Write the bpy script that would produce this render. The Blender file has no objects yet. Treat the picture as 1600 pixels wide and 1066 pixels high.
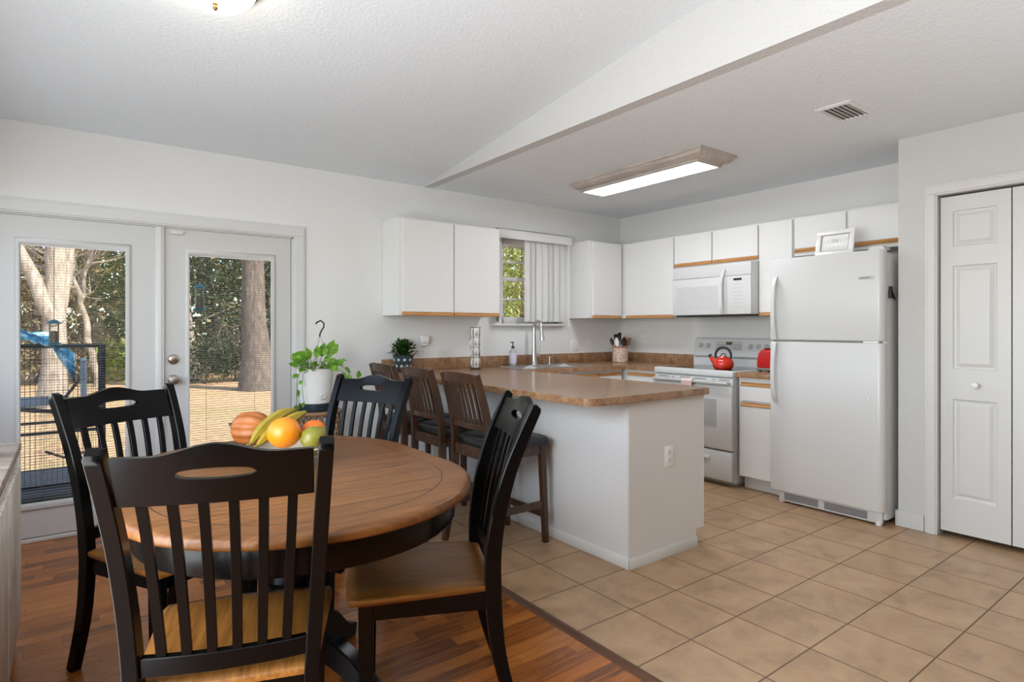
import bpy, bmesh, math, random
from mathutils import Vector, Matrix
from math import sin, cos, pi, sqrt, radians as R

# ------------------------------------------------------------ camera, world, light, exposure
SC = bpy.context.scene
COL = SC.collection
cam = bpy.data.objects.new('camera', bpy.data.cameras.new('camera')); COL.objects.link(cam)
cam.location = (0, 0, 1.25)
cam.rotation_euler = (R(90), 0, R(-36.75))
cam.data.sensor_width = 36
cam.data.lens = 917 / 1600 * 36
cam.data.shift_y = -19 / 1600
cam.data.clip_start = 0.02
SC.camera = cam

SC.view_settings.view_transform = 'Standard'
SC.view_settings.look = 'None'
SC.view_settings.gamma = 1
SC.view_settings.exposure = -0.17
SC.cycles.use_denoising = True
SC.cycles.max_bounces = 10
SC.cycles.transparent_max_bounces = 24
SC.cycles.caustics_reflective = False
SC.cycles.caustics_refractive = False
SC.cycles.sample_clamp_indirect = 6

W = bpy.data.worlds.new('sky'); SC.world = W; W.use_nodes = True
nt = W.node_tree
sky = nt.nodes.new('ShaderNodeTexSky'); sky.sky_type = 'NISHITA'; sky.sun_disc = False
sky.sun_elevation = R(45); sky.sun_rotation = R(150); sky.ozone_density = 1.0
bg = nt.nodes['Background']; bg.inputs[1].default_value = 0.62
nt.links.new(sky.outputs[0], bg.inputs[0])

sun = bpy.data.objects.new('sun', bpy.data.lights.new('sun', 'SUN')); COL.objects.link(sun)
sun.data.energy = 11; sun.data.angle = R(0.6); sun.data.color = (1.0, 0.93, 0.82)
sun.rotation_euler = Vector((-0.40, 0.62, -0.80)).to_track_quat('-Z', 'Y').to_euler()

def area(name, loc, direction, sx, sy, power, color=(1, 1, 1)):
    l = bpy.data.lights.new(name, 'AREA'); l.shape = 'RECTANGLE'; l.size = sx; l.size_y = sy
    l.energy = power; l.color = color
    o = bpy.data.objects.new(name, l); COL.objects.link(o); o.location = loc
    o.rotation_euler = Vector(direction).to_track_quat('-Z', 'Y').to_euler()
    return o
# added, unseen fill lights: two along the left wall, two aimed at the ceilings
area('added_fill_left_far', (-0.645, 3.15, 1.55), (1, -0.05, -0.12), 1.85, 1.15, 12, (0.88, 0.94, 1.0))
area('added_fill_left_near', (-0.64, 1.28, 1.1), (1, 0.06, -0.02), 1.40, 1.95, 108, (0.92, 0.965, 1.0))
area('added_ceiling_fill', (0.7, -0.3, 1.65), (0, -0.05, 1), 0.9, 0.9, 44, (0.92, 0.965, 1.0))
area('added_ceiling_fill', (2.9, 0.0, 1.25), (0, 0.0, 1), 0.7, 0.7, 5, (0.92, 0.965, 1.0))

# ------------------------------------------------------------ helpers
def lin(h):
    h = h.lstrip('#'); v = [int(h[i:i + 2], 16) / 255 for i in (0, 2, 4)]
    return tuple(x / 12.92 if x <= 0.04045 else ((x + 0.055) / 1.055) ** 2.4 for x in v) + (1,)

def mat(name, color='#808080', rough=0.5, metal=0.0, spec=0.5, coat=0.0, emit=None, estr=0):
    m = bpy.data.materials.new(name); m.use_nodes = True
    b = m.node_tree.nodes['Principled BSDF']
    b.inputs['Base Color'].default_value = lin(color) if isinstance(color, str) else color
    b.inputs['Roughness'].default_value = rough; b.inputs['Metallic'].default_value = metal
    b.inputs['Specular IOR Level'].default_value = spec
    b.inputs['Coat Weight'].default_value = coat
    if emit:
        b.inputs['Emission Color'].default_value = lin(emit); b.inputs['Emission Strength'].default_value = estr
    return m
def N(m, t, **kw):
    n = m.node_tree.nodes.new(t)
    for k, v in kw.items(): setattr(n, k, v)
    return n
def L(m, a, b): m.node_tree.links.new(a, b)
def B(m): return m.node_tree.nodes['Principled BSDF']
def coords(m, scale=(1, 1, 1), rot=(0, 0, 0), loc=(0, 0, 0), src='Object'):
    t = N(m, 'ShaderNodeTexCoord'); p = N(m, 'ShaderNodeMapping')
    p.inputs['Scale'].default_value = scale; p.inputs['Rotation'].default_value = rot; p.inputs['Location'].default_value = loc
    L(m, t.outputs[src], p.inputs[0]); return p.outputs[0]
def noise(m, vec, scale, detail=4, rough=0.55, dist=0.0):
    n = N(m, 'ShaderNodeTexNoise'); n.inputs['Scale'].default_value = scale; n.inputs['Detail'].default_value = detail
    n.inputs['Roughness'].default_value = rough; n.inputs['Distortion'].default_value = dist
    L(m, vec, n.inputs['Vector']); return n.outputs['Fac']
def ramp(m, fac, stops):
    r = N(m, 'ShaderNodeValToRGB'); e = r.color_ramp.elements
    while len(e) < len(stops): e.new(0.5)
    for i, (p, c) in enumerate(stops):
        e[i].position = p; e[i].color = lin(c) if isinstance(c, str) else (c, c, c, 1)
    L(m, fac, r.inputs[0]); return r.outputs[0]
def mixc(m, fac, a, b, mode='MIX'):
    n = N(m, 'ShaderNodeMix'); n.data_type = 'RGBA'; n.blend_type = mode
    for s, v in ((n.inputs[0], fac), (n.inputs[6], a), (n.inputs[7], b)):
        if isinstance(v, (int, float)): s.default_value = v
        elif isinstance(v, str): s.default_value = lin(v)
        else: L(m, v, s)
    return n.outputs[2]
def math_(m, op, a, b=None, c=None):
    n = N(m, 'ShaderNodeMath', operation=op)
    for i, v in enumerate((a, b, c)):
        if v is None: continue
        if isinstance(v, (int, float)): n.inputs[i].default_value = v
        else: L(m, v, n.inputs[i])
    return n.outputs[0]
def bump(m, h, strength=0.3, dist=0.01):
    n = N(m, 'ShaderNodeBump'); n.inputs['Strength'].default_value = strength; n.inputs['Distance'].default_value = dist
    L(m, h, n.inputs['Height']); L(m, n.outputs[0], B(m).inputs['Normal'])

# meshes
def box(bm, x0, x1, y0, y1, z0, z1, bev=0.0, seg=2):
    vs = [bm.verts.new((x, y, z)) for z in (z0, z1) for y in (y0, y1) for x in (x0, x1)]
    fs = [bm.faces.new([vs[i] for i in q]) for q in ((0, 2, 3, 1), (4, 5, 7, 6), (0, 1, 5, 4), (2, 6, 7, 3), (0, 4, 6, 2), (1, 3, 7, 5))]
    if bev:
        es = list({e for f in fs for e in f.edges})
        bmesh.ops.bevel(bm, geom=es, offset=bev, segments=seg, profile=0.5, affect='EDGES')
    return vs
def prism(bm, pts, a0, a1, axis='z', bev=0.0, seg=2):
    def P(p, a):
        return {'z': (p[0], p[1], a), 'x': (a, p[0], p[1]), 'y': (p[0], a, p[1])}[axis]
    lo = [bm.verts.new(P(p, a0)) for p in pts]; hi = [bm.verts.new(P(p, a1)) for p in pts]
    n = len(pts); fs = [bm.faces.new(lo[::-1]), bm.faces.new(hi)]
    for i in range(n): fs.append(bm.faces.new((lo[i], lo[(i + 1) % n], hi[(i + 1) % n], hi[i])))
    if bev:
        es = [e for e in {e for f in fs[:2] for e in f.edges}]
        bmesh.ops.bevel(bm, geom=es, offset=bev, segments=seg, profile=0.5, affect='EDGES')
def lathe(bm, prof, c=(0, 0, 0), n=32, sx=1, sy=1, M=None):
    rings = []
    for r, z in prof:
        if r <= 1e-6: ring = [bm.verts.new((c[0], c[1], c[2] + z))]
        else: ring = [bm.verts.new((c[0] + r * sx * cos(2 * pi * i / n), c[1] + r * sy * sin(2 * pi * i / n), c[2] + z)) for i in range(n)]
        rings.append(ring)
    for a, b in zip(rings, rings[1:]):
        for i in range(n):
            j = (i + 1) % n
            if len(a) == 1 and len(b) == 1: continue
            if len(a) == 1: bm.faces.new((a[0], b[j], b[i]))
            elif len(b) == 1: bm.faces.new((a[i], a[j], b[0]))
            else: bm.faces.new((a[i], a[j], b[j], b[i]))
    if M is not None: bmesh.ops.transform(bm, matrix=M, verts=[v for r in rings for v in r])
def cyl(bm, c, r, z0, z1, n=24, r2=None):
    lathe(bm, [(0, z0), (r, z0), (r if r2 is None else r2, z1), (0, z1)], c, n)
def loft(bm, rings, cap=True, closed=False):
    vr = [[bm.verts.new(p) for p in r] for r in rings]; n = len(vr[0])
    prs = list(zip(vr, vr[1:])) + ([(vr[-1], vr[0])] if closed else [])
    for a, b in prs:
        for i in range(n): bm.faces.new((a[i], a[(i + 1) % n], b[(i + 1) % n], b[i]))
    if cap and not closed: bm.faces.new(vr[0][::-1]); bm.faces.new(vr[-1])
def tube(bm, pts, rad, n=8, cap=True):
    pts = [Vector(p) for p in pts]
    rad = rad if isinstance(rad, (list, tuple)) else [rad] * len(pts)
    rings = []; up = None
    for i, p in enumerate(pts):
        t = (pts[min(i + 1, len(pts) - 1)] - pts[max(i - 1, 0)]).normalized()
        if up is None: up = Vector((0, 0, 1)) if abs(t.z) < 0.9 else Vector((1, 0, 0))
        s = t.cross(up).normalized(); up = s.cross(t).normalized()
        rings.append([p + rad[i] * (s * cos(2 * pi * k / n) + up * sin(2 * pi * k / n)) for k in range(n)])
    loft(bm, rings, cap)
def bar(bm, path, hw, hd, axis=(1, 0, 0)):
    """rectangular section swept on a path; hw along axis, hd along path normal"""
    a = Vector(axis).normalized(); pts = [Vector(p) for p in path]; rings = []
    hw = hw if isinstance(hw, (list, tuple)) else [hw] * len(pts)
    hd = hd if isinstance(hd, (list, tuple)) else [hd] * len(pts)
    for i, p in enumerate(pts):
        t = (pts[min(i + 1, len(pts) - 1)] - pts[max(i - 1, 0)]).normalized()
        d = a.cross(t).normalized(); b = 0.16 * min(hw[i], hd[i])
        u, v = hw[i], hd[i]
        rings.append([p + a * x + d * y for x, y in ((-u + b, -v), (u - b, -v), (u, -v + b), (u, v - b), (u - b, v), (-u + b, v), (-u, v - b), (-u, -v + b))])
    loft(bm, rings)
def catmull(pts, n=6):
    pts = [Vector(p) for p in pts]; out = []
    for i in range(len(pts) - 1):
        p0, p1, p2, p3 = pts[max(i - 1, 0)], pts[i], pts[i + 1], pts[min(i + 2, len(pts) - 1)]
        for k in range(n):
            t = k / n
            out.append(0.5 * ((2 * p1) + (p2 - p0) * t + (2 * p0 - 5 * p1 + 4 * p2 - p3) * t * t + (3 * p1 - p0 - 3 * p2 + p3) * t ** 3))
    out.append(pts[-1]); return out
def xf(bm, M, start=0):
    bm.verts.ensure_lookup_table()
    bmesh.ops.transform(bm, matrix=M, verts=bm.verts[start:])
def new(): return bmesh.new()
def obj(name, bm, m, parent=None, loc=None, smooth=True, angle=40):
    bmesh.ops.recalc_face_normals(bm, faces=bm.faces)
    me = bpy.data.meshes.new(name); bm.to_mesh(me); bm.free()
    if smooth:
        me.shade_smooth(); me.set_sharp_from_angle(angle=R(angle))
    me.materials.append(m)
    o = bpy.data.objects.new(name, me); COL.objects.link(o)
    if parent: o.parent = parent
    if loc: o.location = loc
    return o
def raw(name, verts, faces, m, parent=None, loc=None):
    me = bpy.data.meshes.new(name); me.from_pydata(verts, [], faces); me.materials.append(m)
    o = bpy.data.objects.new(name, me); COL.objects.link(o)
    if parent: o.parent = parent
    if loc: o.location = loc
    return o
def tag(o, label, cat, group=None, kind=None):
    o['label'] = label; o['category'] = cat
    if group: o['group'] = group
    if kind: o['kind'] = kind
    return o
def thing(name, label, cat, loc=(0, 0, 0), rz=0, group=None):
    o = bpy.data.objects.new(name, None); COL.objects.link(o); o.empty_display_size = 0.1
    o.location = loc; o.rotation_euler = (0, 0, rz); return tag(o, label, cat, group)
def struct(name, bm, m, label, cat, parent=None, smooth=False):
    o = obj(name, bm, m, parent, smooth=smooth)
    if not parent: tag(o, label, cat, None, 'structure')
    return o
def B1(name, m, parent, *a, bev=0.0, seg=2):
    bm = new(); box(bm, *a, bev=bev, seg=seg); return obj(name, bm, m, parent)
def dup(root, loc, rz, label, group=None):
    r = root.copy(); COL.objects.link(r); r.location = loc; r.rotation_euler = (0, 0, rz); r['label'] = label
    if group: r['group'] = group
    for ch in list(root.children):
        c = ch.copy(); COL.objects.link(c); c.parent = r
        for g in ch.children:
            d = g.copy(); COL.objects.link(d); d.parent = c
    return r

# ------------------------------------------------------------ materials
M = {}
def plaster(name, color, scale, strength, dist):
    m = mat(name, color, 0.75, spec=0.25)
    v = coords(m); n = noise(m, v, scale, 3, 0.6)
    r = ramp(m, n, [(0.42, 0.0), (0.62, 1.0)]); bump(m, r, strength, dist); return m
M['wall'] = plaster('wall_paint', '#e6e5e2', 90, 0.12, 0.004)
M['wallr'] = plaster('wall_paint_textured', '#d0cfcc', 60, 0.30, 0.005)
M['ceiling'] = plaster('ceiling_paint_knockdown', '#eaeff2', 55, 0.22, 0.005)
M['trim'] = mat('trim_paint', '#d5d4d1', 0.35)
M['door'] = mat('door_paint', '#cccac6', 0.38)
M['cab'] = mat('white_laminate', '#e6e5e2', 0.42)
M['cab_shaded'] = mat('shaded_white_laminate', '#d8d5d0', 0.5)  # darker copy of the white laminate, shade of the end face painted in
M['appl'] = mat('white_enamel', '#d3d3d1', 0.28)
M['applgrey'] = mat('grey_oven_glass', '#b4b4b2', 0.15)
M['applgrey2'] = mat('pale_grey_plastic', '#c2c1bf', 0.4)
M['gasket'] = mat('grey_gasket', '#8b8a88', 0.6)
M['black'] = mat('black_plastic', '#141414', 0.4)
M['blackglass'] = mat('black_ceramic_glass', '#151516', 0.08)
M['chrome'] = mat('brushed_steel', '#c9c8c6', 0.22, metal=1)
M['nickel'] = mat('satin_nickel', '#b9b3a6', 0.3, metal=1)
M['brass'] = mat('aged_brass', '#9c8250', 0.35, metal=1)
M['red'] = mat('red_enamel', '#d42a12', 0.15, coat=0.5)
M['redd'] = mat('deep_red_enamel', '#b81414', 0.18, coat=0.5)
M['white'] = mat('white_glaze', '#eceae6', 0.2)
M['plastic'] = mat('white_plastic', '#e9e8e5', 0.4)
M['dark'] = mat('dark_void', '#2b2825', 0.8)
M['lamp'] = mat('glowing_diffuser', '#ffffff', 0.5, emit='#f2f7ff', estr=26)
M['dome'] = mat('glowing_glass_dome', '#ffffff', 0.4, emit='#fff2dd', estr=12)
M['lcd'] = mat('green_display', '#2c3312', 0.3, emit='#5a6b22', estr=0.25)
M['blackpaint'] = mat('black_painted_wood', '#070707', 0.24, spec=0.16)
M['leather'] = mat('black_leather', '#141516', 0.32)
M['wicker_dark'] = mat('dark_wire', '#1a1a1a', 0.5)
M['blind'] = mat('shaded_blind_slat', '#a9a49a', 0.5)  # white slats coloured grey, their backlit shade painted in
M['louvre'] = mat('white_vinyl_louvre', '#f4f3f1', 0.5)
m = M['louvre']; tl = m.node_tree.nodes.new('ShaderNodeBsdfTranslucent'); tl.inputs[0].default_value = (.9, .9, .88, 1); mx = m.node_tree.nodes.new('ShaderNodeMixShader'); mx.inputs[0].default_value = 0.12
m.node_tree.links.new(m.node_tree.nodes['Principled BSDF'].outputs[0], mx.inputs[1]); m.node_tree.links.new(tl.outputs[0], mx.inputs[2]); m.node_tree.links.new(mx.outputs[0], m.node_tree.nodes['Material Output'].inputs[0])

def grainwood(name, dark, mid, light, rough=0.4, scale=1.0, stretch=(1, 14, 14), rot=(0, 0, 0), coat=0.0, bstr=0.05):
    m = mat(name, mid, rough, coat=coat)
    v = coords(m, stretch, rot); n = noise(m, v, 3.0 * scale, 6, 0.62, 0.6)
    c = ramp(m, n, [(0.25, dark), (0.5, mid), (0.75, light)])
    v2 = coords(m, (1.4, 1.4, 1.4)); n2 = noise(m, v2, 3, 2)
    c2 = mixc(m, ramp(m, n2, [(0.35, 0.0), (0.75, 0.55)]), c, dark)
    L(m, c2, B(m).inputs['Base Color']); bump(m, n, bstr, 0.003); return m
M['oak'] = grainwood('oak_strip', '#a8703a', '#c79256', '#dbac76', 0.45, 2)
M['stool'] = grainwood('dark_brown_stool_wood', '#33221a', '#49301f', '#5e4230', 0.26, 1.0, (10, 10, 1))
M['seatwood'] = grainwood('brown_seat_wood', '#54330f', '#875724', '#a26e34', 0.36, 1.2, (16, 1.2, 16), coat=0.0)
M['fixwood'] = grainwood('weathered_pickled_oak', '#9c9188', '#c0b6ac', '#d8d0c7', 0.55, 2, (14, 1, 14))
M['spoonwood'] = mat('utensil_wood', '#a9642f', 0.5)

# distressed white sideboard
m = M['distress'] = mat('distressed_whitewash', '#d8d4cc', 0.6)
v = coords(m, (22, 22, 1.6)); n = noise(m, v, 2.2, 6, 0.65, 0.4)
L(m, ramp(m, n, [(0.3, '#a89e93'), (0.42, '#d3ccc1'), (0.55, '#efece6'), (0.8, '#f8f6f3')]), B(m).inputs['Base Color']); bump(m, n, 0.2, 0.004)
m = M['distop'] = mat('distressed_grey_top', '#9a8c80', 0.5)
v = coords(m, (18, 1.4, 18)); n = noise(m, v, 2.2, 6, 0.65, 0.4)
L(m, ramp(m, n, [(0.3, '#6f6258'), (0.5, '#9c8f84'), (0.75, '#c4bbb0')]), B(m).inputs['Base Color'])

# laminate countertop
m = M['counter'] = mat('brown_mottled_laminate', '#96704f', 0.22)
v = coords(m); a = noise(m, v, 17, 6, 0.7, 0.3); b = noise(m, v, 60, 4, 0.7)
c = ramp(m, a, [(0.3, '#7a583e'), (0.5, '#9c7656'), (0.7, '#b38f6e')])
c = mixc(m, ramp(m, b, [(0.5, 0.0), (0.72, 0.45)]), c, '#6d4a31')
L(m, c, B(m).inputs['Base Color'])

# floor tile
m = M['tile'] = mat('ceramic_floor_tile', '#b08a63', 0.38)
v = coords(m, (1, 1, 1), loc=(-1.988, -1.460, 0))
br = N(m, 'ShaderNodeTexBrick', offset=0.0, offset_frequency=1, squash=1.0)
br.inputs['Scale'].default_value = 1; br.inputs['Brick Width'].default_value = 0.3185; br.inputs['Row Height'].default_value = 0.3185
br.inputs['Mortar Size'].default_value = 0.0032; br.inputs['Mortar Smooth'].default_value = 0.1
br.inputs['Color1'].default_value = (0, 0, 0, 1); br.inputs['Color2'].default_value = (1, 1, 1, 1); br.inputs['Bias'].default_value = 0
L(m, v, br.inputs['Vector'])
t = N(m, 'ShaderNodeTexCoord'); w = N(m, 'ShaderNodeVectorMath', operation='MULTIPLY_ADD')
w.inputs[1].default_value = (7.3, 3.1, 5); L(m, br.outputs['Color'], w.inputs[0]); L(m, t.outputs['Object'], w.inputs[2])
a = noise(m, w.outputs[0], 5.5, 5, 0.62, 0.4)
pp = N(m, 'ShaderNodeMapping'); pp.inputs['Scale'].default_value = (1.0, 3.2, 1); L(m, w.outputs[0], pp.inputs[0])
b = noise(m, pp.outputs[0], 7, 5, 0.65)
c = ramp(m, a, [(0.28, '#8f745b'), (0.5, '#b0906f'), (0.72, '#c2a07c')])
c = mixc(m, ramp(m, b, [(0.4, 0.0), (0.75, 0.6)]), c, '#b98f65')
c = mixc(m, math_(m, 'MULTIPLY', br.outputs['Color'], 0.16), c, '#9a7c5e')
c = mixc(m, br.outputs['Fac'], c, '#6b5340')
L(m, c, B(m).inputs['Base Color'])
L(m, ramp(m, br.outputs['Fac'], [(0, 0.36), (1, 0.8)]), B(m).inputs['Roughness'])
bump(m, math_(m, 'SUBTRACT', 1.0, br.outputs['Fac']), 0.3, 0.003)

# wood laminate floor: strips along X
m = M['floorwood'] = mat('strip_wood_laminate', '#7a4526', 0.24)
v = coords(m, (1, 1, 1))
br = N(m, 'ShaderNodeTexBrick', offset=0.37, offset_frequency=2)
br.inputs['Scale'].default_value = 1; br.inputs['Brick Width'].default_value = 0.46; br.inputs['Row Height'].default_value = 0.064
br.inputs['Mortar Size'].default_value = 0.0006; br.inputs['Mortar Smooth'].default_value = 0.2
br.inputs['Color1'].default_value = (0, 0, 0, 1); br.inputs['Color2'].default_value = (1, 1, 1, 1)
sx = N(m, 'ShaderNodeSeparateXYZ'); L(m, v, sx.inputs[0])
row = math_(m, 'FLOOR', math_(m, 'DIVIDE', sx.outputs[1], 0.064))
wn = N(m, 'ShaderNodeTexWhiteNoise', noise_dimensions='1D'); L(m, row, wn.inputs['W'])
cx = N(m, 'ShaderNodeCombineXYZ'); L(m, math_(m, 'ADD', sx.outputs[0], math_(m, 'MULTIPLY', wn.outputs['Value'], 2.0)), cx.inputs[0]); L(m, sx.outputs[1], cx.inputs[1])
L(m, cx.outputs[0], br.inputs['Vector'])
mp = N(m, 'ShaderNodeMapping'); mp.inputs['Scale'].default_value = (1.6, 22, 1); L(m, cx.outputs[0], mp.inputs[0])
g = noise(m, mp.outputs[0], 3.2, 6, 0.65, 0.5)
base = ramp(m, br.outputs['Color'], [(0.0, '#54301a'), (0.3, '#8a4e20'), (0.6, '#b4682a'), (1.0, '#c27c3c')])
gr = ramp(m, g, [(0.3, '#48260f'), (0.5, '#965624'), (0.75, '#c8803c')])
c = mixc(m, 0.5, base, gr); c = mixc(m, br.outputs['Fac'], c, '#301a0f')
L(m, c, B(m).inputs['Base Color']); bump(m, g, 0.04, 0.002)

# dining table top: cross planks inside a curved border (object space, stadium half width .53, half straight .18)
m = M['tabletop'] = mat('table_top_wood', '#8a5a2b', 0.38, spec=0.35, coat=0.04)
B(m).inputs['Coat Roughness'].default_value = 0.25
t = N(m, 'ShaderNodeTexCoord'); s = N(m, 'ShaderNodeSeparateXYZ'); L(m, t.outputs['Object'], s.inputs[0])
yc = math_(m, 'SUBTRACT', s.outputs[1], math_(m, 'MAXIMUM', math_(m, 'MINIMUM', s.outputs[1], 0.18), -0.18))
dd = math_(m, 'SQRT', math_(m, 'ADD', math_(m, 'MULTIPLY', s.outputs[0], s.outputs[0]), math_(m, 'MULTIPLY', yc, yc)))
border = math_(m, 'GREATER_THAN', dd, 0.435)
ring = math_(m, 'LESS_THAN', math_(m, 'ABSOLUTE', math_(m, 'SUBTRACT', dd, 0.435)), 0.0022)
pl = math_(m, 'DIVIDE', math_(m, 'ADD', s.outputs[1], 5.0), 0.118)
fr = math_(m, 'ABSOLUTE', math_(m, 'SUBTRACT', math_(m, 'FRACT', pl), 0.5))
gap = math_(m, 'MULTIPLY', math_(m, 'GREATER_THAN', fr, 0.481), math_(m, 'SUBTRACT', 1.0, border))
wn = N(m, 'ShaderNodeTexWhiteNoise', noise_dimensions='1D'); L(m, math_(m, 'FLOOR', pl), wn.inputs['W'])
cx = N(m, 'ShaderNodeCombineXYZ'); L(m, math_(m, 'ADD', s.outputs[0], math_(m, 'MULTIPLY', wn.outputs['Value'], 9.0)), cx.inputs[0]); L(m, s.outputs[1], cx.inputs[1])
mp = N(m, 'ShaderNodeMapping'); mp.inputs['Scale'].default_value = (1.5, 18, 1); L(m, cx.outputs[0], mp.inputs[0])
g = noise(m, mp.outputs[0], 3, 7, 0.65, 0.6)
c = ramp(m, g, [(0.25, '#4c2c10'), (0.5, '#754820'), (0.75, '#926030')])
c = mixc(m, math_(m, 'MULTIPLY', wn.outputs['Value'], 0.22), c, '#66401c')
c = mixc(m, math_(m, 'MAXIMUM', gap, ring), c, '#33200f')
L(m, c, B(m).inputs['Base Color']); bump(m, g, 0.05, 0.002)

# glass: mostly see-through with a fresnel reflection
m = M['glass'] = bpy.data.materials.new('window_glass'); m.use_nodes = True
m.node_tree.nodes.remove(m.node_tree.nodes['Principled BSDF'])
tr = N(m, 'ShaderNodeBsdfTransparent'); tr.inputs[0].default_value = (0.95, 0.97, 0.96, 1)
gl = N(m, 'ShaderNodeBsdfGlossy'); gl.inputs['Roughness'].default_value = 0.02
fz = N(m, 'ShaderNodeFresnel'); fz.inputs[0].default_value = 1.45; mx = N(m, 'ShaderNodeMixShader')
L(m, fz.outputs[0], mx.inputs[0]); L(m, tr.outputs[0], mx.inputs[1]); L(m, gl.outputs[0], mx.inputs[2])
L(m, mx.outputs[0], m.node_tree.nodes['Material Output'].inputs[0])

def leafmat(name, c1, c2, c3, scale=6, trans=0.25, rough=0.5):
    m = mat(name, c2, rough); v = coords(m); n = noise(m, v, scale, 3, 0.7)
    c = ramp(m, n, [(0.3, c1), (0.5, c2), (0.7, c3)]); L(m, c, B(m).inputs['Base Color'])
    if trans:
        tl = N(m, 'ShaderNodeBsdfTranslucent'); L(m, c, tl.inputs[0]); mx = N(m, 'ShaderNodeMixShader'); mx.inputs[0].default_value = trans
        L(m, B(m).outputs[0], mx.inputs[1]); L(m, tl.outputs[0], mx.inputs[2]); L(m, mx.outputs[0], m.node_tree.nodes['Material Output'].inputs[0])
    return m
M['pothos'] = leafmat('pothos_leaf', '#417516', '#689f26', '#a3c650', 40, 0.25, 0.35)
M['jade'] = leafmat('dark_houseplant_leaf', '#16300c', '#274a16', '#3d6824', 60, 0.1, 0.35)
M['leaf_dark'] = leafmat('evergreen_leaf', '#1e2914', '#323e1e', '#4c562c', 3)
M['leaf_mid'] = leafmat('shrub_leaf', '#4a5630', '#6c7640', '#969c5c', 3)
M['leaf_yellow'] = leafmat('yellow_green_leaf', '#4f5d1c', '#7c882c', '#a6ac48', 3)
M['leaf_brown'] = leafmat('dry_brown_leaf', '#75644a', '#a18c66', '#c4ae88', 3)
M['leaf_woods'] = leafmat('mixed_woodland_leaf', '#4c5030', '#8f8658', '#b8a67c', .5)
def barkmat(name, a, b, c):
    m = mat(name, b, 0.9); v = coords(m, (9, 9, 1.8)); n = noise(m, v, 2.5, 6, 0.7, 0.4)
    L(m, ramp(m, n, [(0.3, a), (0.5, b), (0.7, c)]), B(m).inputs['Base Color']); bump(m, n, 0.6, 0.03); return m
M['bark_pale'] = barkmat('pale_bark', '#75675a', '#9b8b7c', '#b8a999')
M['bark_dark'] = barkmat('grey_brown_bark', '#40352e', '#60534a', '#807164')
m = M['ground'] = mat('leaf_strewn_yard', '#a5825a', 0.95)
v = coords(m); a = noise(m, v, 0.5, 4, 0.6); b = noise(m, v, 14, 6, 0.75)
c = ramp(m, b, [(0.3, '#75553b'), (0.5, '#b08c68'), (0.7, '#d4b68c')])
c = mixc(m, ramp(m, a, [(0.45, 0.0), (0.65, 0.6)]), c, '#8c8350'); L(m, c, B(m).inputs['Base Color']); bump(m, b, 0.6, 0.05)
#==BUILD==
# ============================================================ SETTING
YB, XR, XP, H = 4.42, 4.78, 4.20, 2.45      # back wall, right wall, pantry wall, flat ceiling
XL, YR, XE = -0.66, -4.0, 2.37              # left wall, rear wall, edge of the flat ceiling

bm = new(); box(bm, XL - .1, 1.645, YR - .1, YB + .12, -0.06, 0); struct('floor', bm, M['floorwood'], 'brown strip wood laminate floor under the dining table', 'floor')
bm = new(); box(bm, 1.645, XR + .1, YR - .1, YB + .1, -0.06, 0); struct('floor_kitchen', bm, M['tile'], 'tan square ceramic tile floor of the kitchen', 'floor')
m = mat('transition_strip', '#5a3a26', 0.45)
bm = new(); prism(bm, [(1.618, 0), (1.668, 0), (1.662, .006), (1.645, .011), (1.626, .006)], YR, YB - .01, 'y'); struct('trim_1', bm, m, 'brown transition strip between wood floor and tile floor', 'floor trim')

# back wall with the patio door opening and the sink window opening
bm = new()
DX0, DX1, DZ = -0.405, 1.300, 1.925
WX0, WX1, WZ0, WZ1 = 3.185, 3.935, 1.300, 2.095
T = 0.13
for a in ((XL - .1, DX0, 0, H + .02), (DX0, DX1, DZ, H + .02), (DX1, WX0, 0, H + .02), (WX0, WX1, 0, WZ0), (WX0, WX1, WZ1, H + .02), (WX1, XR + .1, 0, H + .02)):
    box(bm, a[0], a[1], YB, YB + T, a[2], a[3])
bmesh.ops.remove_doubles(bm, verts=bm.verts, dist=1e-5)
struct('wall_back', bm, M['wall'], 'white back wall holding the patio doors and sink window', 'wall')
bm = new(); box(bm, XR, XR + .1, YR, YB, 0, H); struct('wall_right', bm, M['wall'], 'white wall behind the stove and fridge', 'wall')
# pantry: return wall beside the fridge and the wall with the bifold opening
PY0, PY1, PZ = 0.615, 1.306, 2.058
bm = new()
box(bm, XP, XR, 1.42, 1.52, 0, H)
box(bm, XP, XP + .1, PY1, 1.42, 0, H); box(bm, XP, XP + .1, PY0, PY1, PZ, H); box(bm, XP, XP + .1, YR, PY0, 0, H)
struct('wall_pantry', bm, M['wallr'], 'white textured wall around the pantry bifold doors', 'wall')
bm = new()
for a in ((YR, .55, 0, H + .6), (.55, 2.0, 0, .1), (.55, 2.0, 2.1, H + .6), (2.0, 2.2, 0, H + .6), (2.2, 4.1, 0, .95), (2.2, 4.1, 2.15, H + .6), (4.1, YB, 0, H + .6)):  # the two openings are made up for the added fill lights
    box(bm, XL - .1, XL, a[0], a[1], a[2], a[3])
struct('wall_left', bm, M['wall'], 'white wall at the left of the dining room', 'wall')
bm = new()
for a in ((XL - .1, XR + .1, 0, 3.1), ):
    box(bm, a[0], a[1], YR - .1, YR, a[2], a[3])
struct('wall_rear', bm, M['wall'], 'white living room wall behind the viewer', 'wall')
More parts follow.
